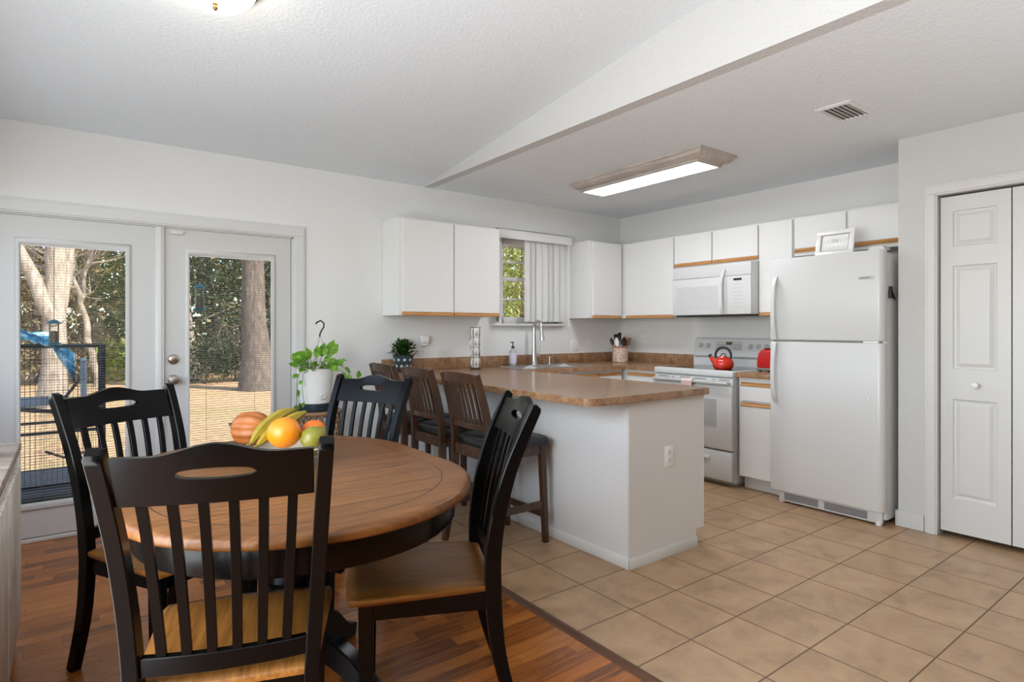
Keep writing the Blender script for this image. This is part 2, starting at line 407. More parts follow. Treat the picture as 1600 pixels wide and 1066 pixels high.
# ceilings
bm = new(); box(bm, XE + .08, XR + .1, YR - .1, YB + .13, H, H + .12); struct('ceiling', bm, M['ceiling'], 'flat textured white ceiling over the kitchen', 'ceiling')
k = 0.12; Y1 = 0.0; zr = H + k * (YB - Y1)
bm = new(); prism(bm, [(YB + .13, H - k * .13), (Y1, zr), (YR - .1, zr - k * (Y1 - YR + .1)), (YR - .1, zr - k * (Y1 - YR + .1) + .12), (Y1, zr + .12), (YB + .13, H + .12)], XL - .1, XE + .02, 'x')
struct('ceiling_vault', bm, M['ceiling'], 'sloped textured white ceiling over the dining table', 'ceiling')
bm = new(); prism(bm, [(YB, H), (YB, H + .004), (Y1, zr + .02), (YR, zr - k * (Y1 - YR) + .02), (YR, H)], XE, XE + .08, 'x')
struct('wall_soffit', bm, M['wallr'], 'narrow white wedge of wall between sloped and flat ceiling', 'wall')
bm = new(); prism(bm, [(YB + .13, 2.42), (4.75, 2.39), (4.75, 2.52), (YB + .13, 2.57)], XL - 2, XR + 2, 'x'); struct('trim_2', bm, M['trim'], 'white roof eave outside above the patio doors', 'eave')

# ---- casings and baseboards
def casing(bm, x0, x1, z1, w=.07, y=YB, t=.018):
    for (a, b, c) in ((0, w, t), (.010, w - .012, t + .006)):
        box(bm, x0 - b, x0 - a, y - c, y, 0, z1 + a, bev=.003); box(bm, x1 + a, x1 + b, y - c, y, 0, z1 + a, bev=.003)
        box(bm, x0 - b, x1 + b, y - c, y, z1 + a, z1 + b, bev=.003)
bm = new(); casing(bm, DX0 + .008, DX1 - .008, DZ - .004, .085); struct('trim_3', bm, M['trim'], 'white moulded casing around the patio doors', 'door casing')
bm = new()
box(bm, DX0, DX0 + .018, YB, YB + .13, 0, DZ); box(bm, DX1 - .018, DX1, YB, YB + .13, 0, DZ); box(bm, DX0, DX1, YB, YB + .13, DZ - .012, DZ)
struct('trim_4', bm, M['trim'], 'white jamb lining the patio door opening', 'door jamb')
bm = new(); box(bm, DX0 + .02, DX1 - .02, YB - .005, YB + .13, 0, .022, bev=.004); struct('trim_5', bm, mat('threshold', '#cfccc6', .4), 'pale threshold under the patio doors', 'threshold')
bm = new(); box(bm, 1.39, 1.985, YB - .014, YB, 0, .095, bev=.004); struct('baseboard_back', bm, M['trim'], 'white baseboard below the plant by the back wall', 'baseboard')
bm = new(); box(bm, XP - .014, XP, 1.376, 1.53, 0, .10, bev=.004); box(bm, XP - .014, XP + .04, 1.52, 1.534, 0, .10, bev=.004); box(bm, XP - .014, XP, YR, PY0 - .075, 0, .10, bev=.004)
struct('baseboard_right', bm, M['trim'], 'white baseboard at the foot of the pantry wall', 'baseboard')
bm = new()
for (a, b, c) in ((0, .066, .016), (.010, .052, .022)):
    box(bm, XP - c, XP, PY1 + a, PY1 + b, 0, PZ + a, bev=.003); box(bm, XP - c, XP, PY0 - b, PY0 - a, 0, PZ + a, bev=.003)
    box(bm, XP - c, XP, PY0 - b, PY1 + b, PZ + a, PZ + b, bev=.003)
struct('trim_6', bm, M['trim'], 'white moulded casing around the pantry doors', 'door casing')

# ---- patio doors: stiles and rails, raised lite frame, glass, blind between the panes
def patio_door(name, x0, x1, gx0, gx1, label):
    gz0, gz1 = .229, 1.738; y0, y1 = YB + .012, YB + .057
    rt = thing(name, label, 'door', (0, 0, 0)); rt['kind'] = 'structure'
    bm = new()
    box(bm, x0, gx0 - .02, y0, y1, .03, 1.912); box(bm, gx1 + .02, x1, y0, y1, .03, 1.912)
    box(bm, gx0 - .02, gx1 + .02, y0, y1, .03, gz0 - .02); box(bm, gx0 - .02, gx1 + .02, y0, y1, gz1 + .02, 1.912)
    bmesh.ops.remove_doubles(bm, verts=bm.verts, dist=1e-5)
    obj('door_slab', bm, M['door'], rt, smooth=False)
    bm = new()   # moulding with a rounded outer edge and a slope to the glass
    pr = [(-.028, .0), (-.026, -.012), (-.016, -.016), (-.004, -.012), (0, .006)]
    rings = []
    for d, dy in pr:
        rings.append([(gx0 + d, y0 + dy, gz0 + d * 1.4), (gx1 - d, y0 + dy, gz0 + d * 1.4), (gx1 - d, y0 + dy, gz1 - d * 1.7), (gx0 + d, y0 + dy, gz1 - d * 1.7)])
    loft(bm, rings, cap=False); lf = obj('lite_frame', bm, M['door'], rt, angle=60)
    bm = new(); box(bm, gx0 - .02, gx1 + .02, y0 + .016, y0 + .020, gz0 - .02, gz1 + .02); obj('glass_pane', bm, M['glass'], rt, smooth=False)
    bm = new(); box(bm, gx0 + .001, gx1 - .001, y0 - .002, y0 + .012, gz1 - .001, gz1 + .028); box(bm, (gx0 + gx1) / 2 - .09, (gx0 + gx1) / 2 + .09, y0 - .008, y0, gz1 + .020, gz1 + .026, bev=.002)
    hr = obj('blind_rail', bm, M['plastic'], rt)
    vs, fs = [], []; n = 94; yc = y0 + .029; hw = .0062
    for i in range(n):
        z = gz0 + .012 + (gz1 - gz0 - .02) * i / (n - 1); q = len(vs)
        for s, dz in ((-1, -.0010), (0, .0009), (1, -.0002)):
            vs += [(gx0, yc + s * hw, z + dz), (gx1, yc + s * hw, z + dz)]
        fs += [(q, q + 1, q + 3, q + 2), (q + 2, q + 3, q + 5, q + 4)]
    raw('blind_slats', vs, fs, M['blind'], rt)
    bm = new()
    for fx in (.2, .8):
        x = gx0 + (gx1 - gx0) * fx; box(bm, x - .0008, x + .0008, yc - .001, yc + .001, gz0, gz1)
    obj('blind_cord', bm, M['dark'], rt)
    return rt
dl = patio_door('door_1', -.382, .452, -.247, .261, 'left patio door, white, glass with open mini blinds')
bm = new(); box(bm, .420, .472, YB - .012, YB + .012, .03, 1.91, bev=.004); box(bm, .434, .458, YB - .018, YB - .010, .03, 1.91, bev=.003); obj('astragal', bm, M['trim'], dl)
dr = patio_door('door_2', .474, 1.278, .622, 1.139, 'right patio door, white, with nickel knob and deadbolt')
def rose(z, knob):
    bm = new(); pr = [(0, 0), (.033, 0), (.033, .006), (.026, .014), (.018, .016)] + ([(.012, .020), (.012, .040), (.026, .048), (.030, .060), (.026, .070), (.010, .073), (0, .073)] if knob else [(.017, .022), (.004, .024), (0, .024)])
    lathe(bm, pr, n=28, M=Matrix.Translation((.526, YB + .012, z)) @ Matrix.Rotation(R(90), 4, 'X'))
    return bm
kb = obj('door_knob', rose(.915, True), M['nickel'], dr); db = obj('deadbolt', rose(1.049, False), M['nickel'], dr)
bm = new(); box(bm, .513, .539, YB - .018, YB - .010, 1.045, 1.053, bev=.002); obj('thumb_turn', bm, M['brass'], db)
o = thing('alarm_sensor', 'small white alarm contact at the top of right patio door', 'sensor', (.555, YB + .011, 1.885))
B1('sensor_body', M['trim'], o, -.045, .03, -.016, 0, -.012, .012, bev=.003)

# ---- sink window
w1 = thing('window_1', 'white vinyl window with grid above the kitchen sink', 'window'); w1['kind'] = 'structure'
bm = new(); y0, y1 = YB + .07, YB + .115; f = .062; zm = 1.724
for a in ((WX0, WX0 + f, WZ0, WZ1), (WX1 - f, WX1, WZ0, WZ1), (WX0, WX1, WZ0, WZ0 + f), (WX0, WX1, WZ1 - f, WZ1), (WX0, WX1, zm - .018, zm + .018)):
    box(bm, a[0], a[1], y0, y1, a[2], a[3], bev=.003)
for xs in (WX0 + f, ): pass
obj('window_frame', bm, M['plastic'], w1)
bm = new()
xa, xb = WX0 + f, WX1 - f
for i in (1, ):
    x = xa + (xb - xa) * i / 2; box(bm, x - .009, x + .009, y0 + .012, y0 + .028, WZ0 + f, WZ1 - f)
for z in ((WZ0 + f + zm - .018) / 2, (WZ1 - f + zm + .018) / 2): box(bm, xa, xb, y0 + .012, y0 + .028, z - .008, z + .008)
obj('muntin_grid', bm, M['plastic'], w1, smooth=False)
bm = new(); box(bm, xa, xb, y0 + .030, y0 + .034, WZ0 + f, WZ1 - f); obj('glass_pane', bm, M['glass'], w1, smooth=False)
bm = new(); box(bm, WX0 - .125, WX1 - .006, YB - .055, YB + .07, WZ0 - .024, WZ0, bev=.005); obj('window_sill', bm, M['trim'], w1)

vb = thing('vertical_blind', 'white vertical blind hanging in the sink window', 'blind', (0, YB - .002, 0))
bm = new(); box(bm, 3.085, 3.985, -.085, -.072, 2.082, 2.168, bev=.002); box(bm, 3.972, 3.985, -.072, 0, 2.082, 2.168, bev=.002); box(bm, 3.085, 3.098, -.072, 0, 2.082, 2.168, bev=.002); box(bm, 3.085, 3.985, -.085, 0, 2.160, 2.168, bev=.002)
obj('valance', bm, M['plastic'], vb)
bm = new(); box(bm, 3.10, 3.965, -.058, -.018, 2.11, 2.14); obj('head_rail', bm, M['plastic'], vb)
def louvre(x, ang):
    bm = new(); ws = .097; n = 8; pts = []
    for i in range(n + 1):
        s = (i / n - .5) * ws; pts.append((s, .007 * (1 - (2 * i / n - 1) ** 2)))
    ring = [(a, b) for a, b in pts] + [(a, b - .0012) for a, b in pts[::-1]]
    ca, sa = cos(ang), sin(ang)
    prism(bm, [(x + a * ca - b * sa, -.038 + a * sa + b * ca) for a, b in ring], 1.318, 2.11, 'z')
    return obj('louvre', bm, M['louvre'], vb)
for i, (x, a) in enumerate(((3.462, .10), (3.534, .34), (3.604, .10), (3.680, .12), (3.752, .34), (3.826, .10), (3.893, .34))): louvre(x, a)
for x in (3.095, 3.112, 3.129): louvre(x, .85)
bm = new(); tube(bm, [(3.930, -.095, 2.08), (3.932, -.10, 1.7), (3.928, -.098, 1.27)], .0035); tube(bm, [(3.928, -.098, 1.50), (3.928, -.098, 1.27)], .0055); obj('tilt_wand', bm, M['plastic'], vb)

# ---- pantry bifold doors
def bifold(name, y0, y1, label, knob):
    rt = thing(name, label, 'door'); rt['kind'] = 'structure'
    xf_ = XP + .022; bm = new()
    cy = (y0 + y1) / 2; hw = (y1 - y0) / 2
    panels = ((.235, .830), (1.008, 1.628), (1.742, 1.956)); pw = hw - .062
    # face built as a grid around the three panels, each panel a raised field
    ys = [y0, cy - pw, cy + pw, y1]; zs = [.032] + [z for p in panels for z in p] + [2.045]
    V = {}
    def vv(y, z, d=0):
        kk = (round(y, 4), round(z, 4), round(d, 4))
        if kk not in V: V[kk] = bm.verts.new((xf_ + d, y, z))
        return V[kk]
    for i in range(3):
        for j in range(len(zs) - 1):
            if i == 1 and j % 2 == 1:
                lv = [(0, 0), (.006, .007), (.016, .009), (.030, .004), (.036, .002)]
                for (a, da), (b, db_) in zip(lv, lv[1:]):
                    Y0, Y1_, Z0, Z1 = ys[1], ys[2], zs[j], zs[j + 1]
                    A = [vv(Y0 + a, Z0 + a, da), vv(Y1_ - a, Z0 + a, da), vv(Y1_ - a, Z1 - a, da), vv(Y0 + a, Z1 - a, da)]
                    C = [vv(Y0 + b, Z0 + b, db_), vv(Y1_ - b, Z0 + b, db_), vv(Y1_ - b, Z1 - b, db_), vv(Y0 + b, Z1 - b, db_)]
                    for q in range(4): bm.faces.new((A[q], A[(q + 1) % 4], C[(q + 1) % 4], C[q]))
                bm.faces.new(C)
            else:
                bm.faces.new([vv(ys[i], zs[j]), vv(ys[i + 1], zs[j]), vv(ys[i + 1], zs[j + 1]), vv(ys[i], zs[j + 1])])
    be = [e for e in bm.edges if e.is_boundary]
    r = bmesh.ops.extrude_edge_only(bm, edges=be); nv = [g for g in r['geom'] if isinstance(g, bmesh.types.BMVert)]
    for v_ in nv: v_.co.x += .030
    bmesh.ops.contextual_create(bm, geom=[e for e in bm.edges if e.is_boundary])
    obj('door_panel', bm, M['trim'], rt, angle=15)
    if knob:
        bm = new(); lathe(bm, [(0, 0), (.011, 0), (.011, .012), (.009, .016), (.017, .024), (.018, .032), (.012, .037), (0, .038)], n=24, M=Matrix.Translation((xf_, knob, .919)) @ Matrix.Rotation(R(-90), 4, 'Y'))
        obj('door_knob', bm, M['white'], rt)
bifold('door_3', .964, 1.300, 'white pantry bifold leaf with a round white knob', 1.122)
bifold('door_4', .622, .958, 'white pantry bifold leaf farther from the fridge', None)

# ---- ceiling fittings
cl = thing('ceiling_light', 'long fluorescent ceiling light in a weathered wood frame', 'light', (3.475, 2.965, H))
bm = new()
hx, hy = .205, .640
pr = [(0, 0, 0), (0, -.012, 0), (-.012, -.018, 0), (-.018, -.034, 0), (-.045, -.052, 0), (-.070, -.060, 0), (-.072, -.074, 0), (-.088, -.078, 0), (-.088, -.066, 0)]
loft(bm, [[(-(hx + d), -(hy + d), z), (hx + d, -(hy + d), z), (hx + d, hy + d, z), (-(hx + d), hy + d, z)] for d, z, _ in pr], cap=False)
obj('frame', bm, M['fixwood'], cl, angle=25)
B1('diffuser', M['lamp'], cl, -hx + .086, hx - .086, -hy + .086, hy - .086, -.074, -.060)
fl = thing('ceiling_dome_light', 'glowing glass dome light on the sloped ceiling', 'light', (.454, 2.61, H + k * (YB - 2.61)))
fl.rotation_euler = (math.atan(-k), 0, 0)
bm = new(); lathe(bm, [(0, 0), (.175, 0), (.178, -.018), (.165, -.022), (0, -.022)], n=40); obj('ceiling_pan', bm, M['brass'], fl)
bm = new(); lathe(bm, [(.16, -.022)] + [(.16 * cos(a), -.022 - .095 * sin(a)) for a in [i * pi / 20 for i in range(1, 10)]] + [(0, -.117)], n=40); obj('glass_dome', bm, M['dome'], fl)
bm = new(); lathe(bm, [(0, -.112), (.012, -.116), (.008, -.126), (.011, -.132), (.006, -.142), (0, -.144)], n=16); obj('finial', bm, M['brass'], fl)
cv = thing('ceiling_vent', 'white louvred air vent in the kitchen ceiling', 'vent', (3.405, 1.495, H))
bm = new(); hx, hy = .150, .094
loft(bm, [[(-hx - d, -hy - d, z), (hx + d, -hy - d, z), (hx + d, hy + d, z), (-hx - d, hy + d, z)] for d, z in ((0, 0), (0, -.004), (-.022, -.010), (-.024, -.002))], cap=False); obj('vent_frame', bm, M['plastic'], cv, angle=20)
B1('vent_shade_sheet', mat('vent_shadow', '#8d8983', .8), cv, -hx + .02, hx - .02, -hy + .02, hy - .02, -.002, -.001)  # thin grey sheet behind the slats, painting the shade inside the vent
for i in range(6):
    y = -hy + .034 + i * (2 * hy - .068) / 5; bm = new(); loft(bm, [[(xx_, y - .009, -.012), (xx_, y + .006, -.004), (xx_, y + .007, -.005), (xx_, y - .008, -.013)] for xx_ in (-hx + .026, hx - .026)]); obj('vent_slat', bm, M['plastic'], cv, smooth=False)
sd = thing('recessed_ceiling_light', 'round white recessed trim in the ceiling near the sink', 'light', (3.50, 4.115, H))
bm = new(); lathe(bm, [(.078, 0), (.082, -.003), (.076, -.009), (.056, -.010), (.048, -.004)], n=40); obj('trim_ring', bm, M['plastic'], sd)
bm = new(); lathe(bm, [(.050, -.003), (.044, -.007), (0, -.008)], n=40); obj('lens', bm, M['plastic'], sd)
# ============================================================ CABINETS AND COUNTERS
def pull(w, parent, x, z, y, flip=False):
    """oak finger-pull strip along a door edge: 28 mm high, coved, lip facing forward"""
    bm = new(); s = -1 if flip else 1
    prism(bm, [(y + .019, z), (y - .004, z), (y - .007, z + .006), (y - .002, z + .010), (y + .006, z + .018), (y + .006, z + .028), (y + .019, z + .028)], x, x + w, 'x')
    return obj('oak_pull', bm, M['oak'], parent, smooth=False)
def cabinet(name, label, loc, rz, w, z0, z1, depth, fronts, group=None, toe=0.0):
    """fronts: (kind, x0, x1, z0, z1, pull) in local x, front at local y=-depth; pull 'b' bottom, 't' top, None"""
    rt = thing(name, label, 'cabinet', loc, rz, group)
    bm = new()
    if toe:
        box(bm, 0, w, -depth + .075, -.004, 0, toe); box(bm, 0, w, -depth, -.004, toe, z1)
    else: box(bm, 0, w, -depth, -.004, z0, z1, bev=.001, seg=1)
    obj('cabinet_body', bm, M['cab'], rt, smooth=False)
    for kd, a, b, c, d, p in fronts:
        yf = -depth - .019
        if p == 'b': c2, d2, zp = c + .028, d, c
        elif p == 't': c2, d2, zp = c, d - .028, d - .028
        else: c2, d2, zp = c, d, None
        bm = new(); box(bm, a, b, yf, -depth - .001, c2, d2, bev=.0015, seg=1); o = obj(kd, bm, M['cab'], rt, smooth=False)
        if zp is not None: pull(b - a, o, a, zp, yf)
    return rt
D = .291
UZ0, UZ1 = 1.355, 2.112
cabinet('upper_cabinet', 'two-door white wall cabinet left of the sink window', (1.995, YB, 0), 0, .955, UZ0, UZ1, D,
        [('door', .030, .482, UZ0, UZ1 - .012, 'b'), ('door', .494, .940, UZ0, UZ1 - .012, 'b')])
cabinet('upper_cabinet', 'single-door white wall cabinet right of the sink window', (4.020, YB, 0), 0, .451, UZ0, UZ1, D,
        [('door', .042, .440, UZ0, UZ1 - .012, 'b')])
Rt = R(-90)
cabinet('upper_cabinet', 'corner white wall cabinet between sink window cabinet and microwave', (XR, 4.127 + .29, 0), Rt, .942, UZ0, UZ1, D,
        [('door', .352, .938, UZ0, UZ1 - .012, 'b')])
cabinet('upper_cabinet', 'short white wall cabinet with two doors above the microwave', (XR, 3.470, 0), Rt, .838, 1.805, UZ1, D,
        [('door', .004, .398, 1.822, UZ1 - .012, 'b'), ('door', .412, .832, 1.822, UZ1 - .012, 'b')])
cabinet('upper_cabinet', 'narrow white wall cabinet between microwave and fridge', (XR, 2.630, 0), Rt, .284, UZ0, UZ1, D,
        [('door', .006, .278, UZ0, UZ1 - .012, 'b')])
cabinet('upper_cabinet', 'short wide white wall cabinet above the fridge', (XR, 2.343, 0), Rt, .815, 1.812, UZ1, D,
        [('door', .010, .388, 1.840, UZ1 - .012, 'b'), ('door', .404, .806, 1.840, UZ1 - .012, 'b')])

# base cabinets
CZ, CT = .872, .910
cabinet('base_cabinet', 'white sink base cabinet hidden behind the peninsula', (2.955, YB, 0), 0, 1.19, 0, CZ, .60,
        [('door', .01, .29, .11, .66, None), ('false_drawer', .01, .42, .70, .845, 't'), ('false_drawer', .44, .86, .70, .845, 't'), ('drawer', .88, 1.165, .70, .845, 't'), ('door', .31, .74, .11, .68, None), ('door', .76, 1.165, .11, .68, None)], toe=.1)
cabinet('base_cabinet', 'white corner base cabinet left of the stove', (XR - .003, YB - .006, 0), Rt, .989, 0, CZ, .60,
        [('drawer', .655, .985, .70, .845, 't'), ('door', .655, .985, .11, .68, None)], toe=.1)
cabinet('base_cabinet', 'white base cabinet with oak pulls between stove and fridge', (XR, 2.618, 0), Rt, .302, 0, CZ, .602,
        [('drawer', .022, .292, .695, .836, 't'), ('door', .022, .292, .11, .680, 't')], toe=.1)
# peninsula
PX0, PX1, PYN, PYF = 2.304, 2.944, 2.072, 3.79
pn = thing('peninsula_cabinet', 'white peninsula base cabinet with outlet on its end', 'cabinet', (0, 0, 0))
bm = new(); prism(bm, [(PX0 + .012, 0), (PX1 - .075, 0), (PX1 - .075, .10), (PX1, .10), (PX1, CZ), (PX0 + .012, CZ)], PYN + .010, YB - .004, 'y'); obj('cabinet_body', bm, M['cab'], pn, smooth=False)
bm = new(); prism(bm, [(PX0, 0), (PX1 - .075, 0), (PX1 - .075, .10), (PX1, .10), (PX1, CZ), (PX0, CZ)], PYN, PYN + .009, 'y'); obj('end_panel', bm, mat('shaded_end_laminate', '#dcd8d3', .45), pn, smooth=False)  # laminate darkened to paint in the shaded side of the peninsula
bm = new(); box(bm, PX0, PX0 + .011, PYN + .010, YB - .004, 0, CZ); obj('back_panel', bm, M['cab'], pn, smooth=False)
bm = new(); box(bm, PX0 - .008, PX0 - .0005, PYN - .008, YB - .02, 0, .058, bev=.002); obj('kick_strip', bm, M['cab'], pn)
bm = new(); box(bm, PX0 - .008, PX1 - .070, PYN - .009, PYN - .001, 0, .058, bev=.002); obj('kick_strip', bm, M['cab_shaded'], pn)
for i in range(3):
    B1('door', M['cab'], pn, PX1 + .001, PX1 + .019, PYN + .03 + i * .52, PYN + .53 + i * .52, .11, .66, bev=.0015, seg=1)

# countertops
def arc(cx, cy, r, a0, a1, n=10): return [(cx + r * cos(a0 + (a1 - a0) * i / n), cy + r * sin(a0 + (a1 - a0) * i / n)) for i in range(n + 1)]
ct = thing('countertop', 'brown laminate countertop wrapping from peninsula past the sink to the stove', 'countertop')
X0, X1, Y0, YF = 1.985, 2.952, 2.032, 3.770
bm = new(); rr = .085
poly = arc(X0 + rr, Y0 + rr, rr, pi, 1.5 * pi) + arc(X1 - .02, Y0 + .02, .02, -pi / 2, 0, 4) + [(X1, YF), (X1, YB - .002), (X0, YB - .002)]
prism(bm, poly, CZ, CT, 'z', bev=.004)
SX0, SX1, SY0, SY1 = 3.00, 3.84, 3.85, 4.35       # sink cut-out
for a in ((X1, SX0, YF, YB - .002), (SX1, 4.14, YF, YB - .002), (SX0, SX1, YF, SY0), (SX0, SX1, SY1, YB - .002)): box(bm, *a, CZ, CT)
box(bm, 4.14, XR - .002, 3.424, YB - .002, CZ, CT)
obj('worktop', bm, M['counter'], ct, angle=30)
bm = new(); box(bm, X0, XR - .002, YB - .022, YB - .001, CT, 1.003, bev=.002); box(bm, XR - .022, XR - .001, 3.424, YB - .022, CT, 1.003, bev=.002); obj('backsplash', bm, M['counter'], ct)
c2 = thing('countertop', 'short brown laminate countertop between stove and fridge', 'countertop')
B1('worktop', M['counter'], c2, 4.14, XR - .002, 2.315, 2.622, CZ, CT, bev=.002)
B1('backsplash', M['counter'], c2, XR - .022, XR - .001, 2.315, 2.622, CT, 1.003, bev=.002)

# sink
sk = thing('kitchen_sink', 'double-bowl stainless steel sink under the window', 'sink')
bm = new()
def frame_ring(bm, x0, x1, y0, y1, z, holes, zt):
    pass
rim = []
xs = [SX0 - .02, SX0 + .025, 3.40, 3.44, SX1 - .025, SX1 + .02]; ys = [SY0 - .02, SY0 + .025, SY1 - .09, SY1 + .02]
zt = CT + .005
for i in range(5):
    for j in range(3):
        if j == 1 and i in (1, 3): continue
        box(bm, xs[i], xs[i + 1], ys[j], ys[j + 1], CT + .0005, zt)
bmesh.ops.remove_doubles(bm, verts=bm.verts, dist=1e-5)
obj('sink_rim', bm, M['chrome'], sk, smooth=False)
for (a, b) in ((xs[1], xs[2]), (xs[3], xs[4])):
    bm = new(); loft(bm, [[(a + d, ys[1] + d, z), (b - d, ys[1] + d, z), (b - d, ys[2] - d, z), (a + d, ys[2] - d, z)] for d, z in ((0, zt - .001), (.006, .88), (.02, .745), (.06, .735))], cap=False)
    bm.faces.new([bm.verts.new(p) for p in ((a + .06, ys[1] + .06, .735), (b - .06, ys[1] + .06, .735), (b - .06, ys[2] - .06, .735), (a + .06, ys[2] - .06, .735))])
    obj('sink_bowl', bm, M['chrome'], sk)
# faucet
fc = thing('kitchen_faucet', 'brushed steel pull-down faucet standing behind the sink', 'faucet', (3.475, 4.305, zt))
bm = new(); lathe(bm, [(0, 0), (.034, 0), (.034, .004), (.029, .012), (.028, .05), (.021, .13), (.0165, .24), (.015, .33)], n=24)
arcp = [(0, 0, .33)] + [(0, -.052 + .052 * cos(a), .345 + .062 * sin(a)) for a in [i * pi / 12 for i in range(0, 12)]] + [(0, -.108, .33)]
tube(bm, arcp, .0150, 14); obj('spout', bm, M['chrome'], fc)
bm = new(); tube(bm, [(0, -.108, .335), (0, -.112, .29), (0, -.118, .24), (0, -.120, .226)], [.016, .018, .024, .023], 16); obj('spray_head', bm, M['chrome'], fc)
bm = new(); tube(bm, [(.015, 0, .085), (.055, -.004, .085)], [.015, .015], 14); tube(bm, [(.050, -.004, .09), (.062, -.006, .125), (.072, -.006, .172)], [.006, .005, .004], 10); obj('lever', bm, M['chrome'], fc)
sp = thing('soap_pump', 'short steel soap pump set into the sink rim', 'soap dispenser', (3.665, 4.305, zt))
bm = new(); lathe(bm, [(0, 0), (.018, 0), (.018, .006), (.010, .010), (.009, .05), (.011, .052), (.011, .072), (0, .074)], n=18); obj('pump_body', bm, M['chrome'], sp)
bm = new(); tube(bm, [(0, 0, .064), (0, -.05, .060)], .005); obj('pump_nozzle', bm, M['chrome'], sp)

# soap bottle
sb = thing('soap_bottle', 'clear soap bottle with lilac label and black pump', 'bottle', (3.235, 4.318, zt))
bm = new(); lathe(bm, [(0, 0), (.030, 0), (.034, .006), (.034, .125), (.028, .142), (.014, .150), (.014, .160), (0, .160)], n=24); obj('bottle_body', bm, mat('clear_grey_plastic', '#b9b6b6', .15), sb)
bm = new(); lathe(bm, [(.0345, .02), (.0348, .022), (.0348, .112), (.0345, .114)], n=24); lb = obj('bottle_label', bm, mat('lilac_label', '#cfc6d8', .5), sb)
bm = new()
for i, w in enumerate((.5, .34, .42)):
    z = .095 - i * .022
    vs = [bm.verts.new((.0354 * sin(t), -.0354 * cos(t), zz)) for zz in (z, z + .007) for t in (-w, w)]
    bm.faces.new((vs[0], vs[1], vs[3], vs[2]))
obj('label_lettering', bm, mat('label_ink', '#8d8498', .6), lb)
bm = new(); lathe(bm, [(0, .156), (.015, .156), (.015, .176), (.005, .178), (.005, .205), (.009, .206), (.009, .216), (0, .217)], n=16); tube(bm, [(0, 0, .211), (-.03, -.008, .210)], .005); obj('pump', bm, M['black'], sb)
# ============================================================ APPLIANCES
# stove: local frame, front -Y, origin at wall, rotated to face -X
st = thing('electric_range', 'white electric range with black glass top and front oven door', 'stove', (XR - .012, 3.410, 0), Rt)
SW = .774; FD = .640
bm = new(); box(bm, .004, SW - .004, -FD + .025, 0, .03, .868); box(bm, .03, SW - .03, -FD + .08, -.03, 0, .03); obj('range_body', bm, M['appl'], st, smooth=False)
bm = new(); box(bm, 0, SW, -FD - .012, -.005, .868, .916, bev=.008, seg=3); obj('cooktop_frame', bm, M['appl'], st)
bm = new(); box(bm, .035, SW - .035, -FD + .05, -.085, .9155, .9180, bev=.001, seg=1); gk = obj('glass_cooktop', bm, M['blackglass'], st)
bm = new()
for (x, y, r) in ((.20, -.47, .105), (.57, -.47, .085), (.20, -.20, .080), (.57, -.20, .105)):
    lathe(bm, [(r, .9182), (r + .003, .9182)], (x, y, 0), 40)
obj('burner_ring', bm, M['gasket'], gk)
bm = new(); box(bm, .004, SW - .004, -FD - .004, -FD + .03, .800, .856, bev=.004); obj('vent_panel', bm, M['appl'], st)
for (a, b) in ((.05, .16), (.19, .215), (.27, .38), (.42, .53), (.58, .61), (.65, .74)): B1('vent_slot', M['gasket'], st, a, b, -FD - .0055, -FD - .003, .838, .846)
bm = new(); box(bm, .006, SW - .006, -FD - .020, -FD + .02, .292, .797, bev=.006); od = obj('oven_door', bm, M['appl'], st)
bm = new(); box(bm, .14, SW - .14, -FD - .0215, -FD - .019, .462, .690, bev=.001, seg=1); obj('oven_window', bm, M['applgrey'], od)
bm = new(); prism(bm, [(-FD - .020, .800), (-FD - .045, .805), (-FD - .062, .818), (-FD - .062, .829), (-FD - .040, .834), (-FD - .020, .826)], .02, SW - .02, 'x', bev=.004); obj('handle', bm, M['appl'], od)
bm = new(); box(bm, .006, SW - .006, -FD - .018, -FD + .02, .048, .278, bev=.006); dw = obj('storage_drawer', bm, M['appl'], st)
bm = new(); prism(bm, [(-FD - .018, .215), (-FD - .030, .205), (-FD - .030, .222), (-FD - .018, .236)], .20, SW - .20, 'x', bev=.003); obj('handle', bm, M['appl'], dw)
bm = new(); prism(bm, [(-.004, .90), (-.085, .90), (-.085, .985), (-.080, .995), (-.088, 1.005), (-.088, 1.03), (-.058, 1.155), (-.045, 1.168), (-.004, 1.168)], .002, SW - .002, 'x'); bgd = obj('backguard', bm, M['appl'], st, angle=20)
bm = new(); box(bm, .02, SW - .02, -.0895, -.078, .988, .998); obj('painted_shadow_gap', bm, M['gasket'], bgd, smooth=False)  # solid grey strip painted in for the shade of the groove
tl = math.atan2(.03, .125)
def onguard(x, h, d=0):   # a point on the sloped control face
    return Vector((x, -.088 + .030 * h - d * cos(tl), 1.03 + .125 * h + d * -sin(tl) * -1))
for x in (.075, .155, .575, .650, .722):
    bm = new(); lathe(bm, [(0, 0), (.024, 0), (.024, .006), (.018, .010), (.016, .024), (.013, .027), (0, .027)], n=24)
    box(bm, -.003, .003, -.016, .016, .024, .031, bev=.001, seg=1)
    bmesh.ops.transform(bm, matrix=Matrix.Translation(onguard(x, .52)) @ Matrix.Rotation(R(90) - tl, 4, 'X'), verts=bm.verts[:]); obj('control_knob', bm, M['applgrey2'], bgd)  # knobs coloured greyer than the enamel to paint in their shading
bm = new(); box(bm, -.13, .13, -.042, .040, 0, .0015); bmesh.ops.transform(bm, matrix=Matrix.Translation(onguard(.365, .55)) @ Matrix.Rotation(R(90) - tl, 4, 'X'), verts=bm.verts[:]); obj('control_panel', bm, M['applgrey2'], bgd, smooth=False)
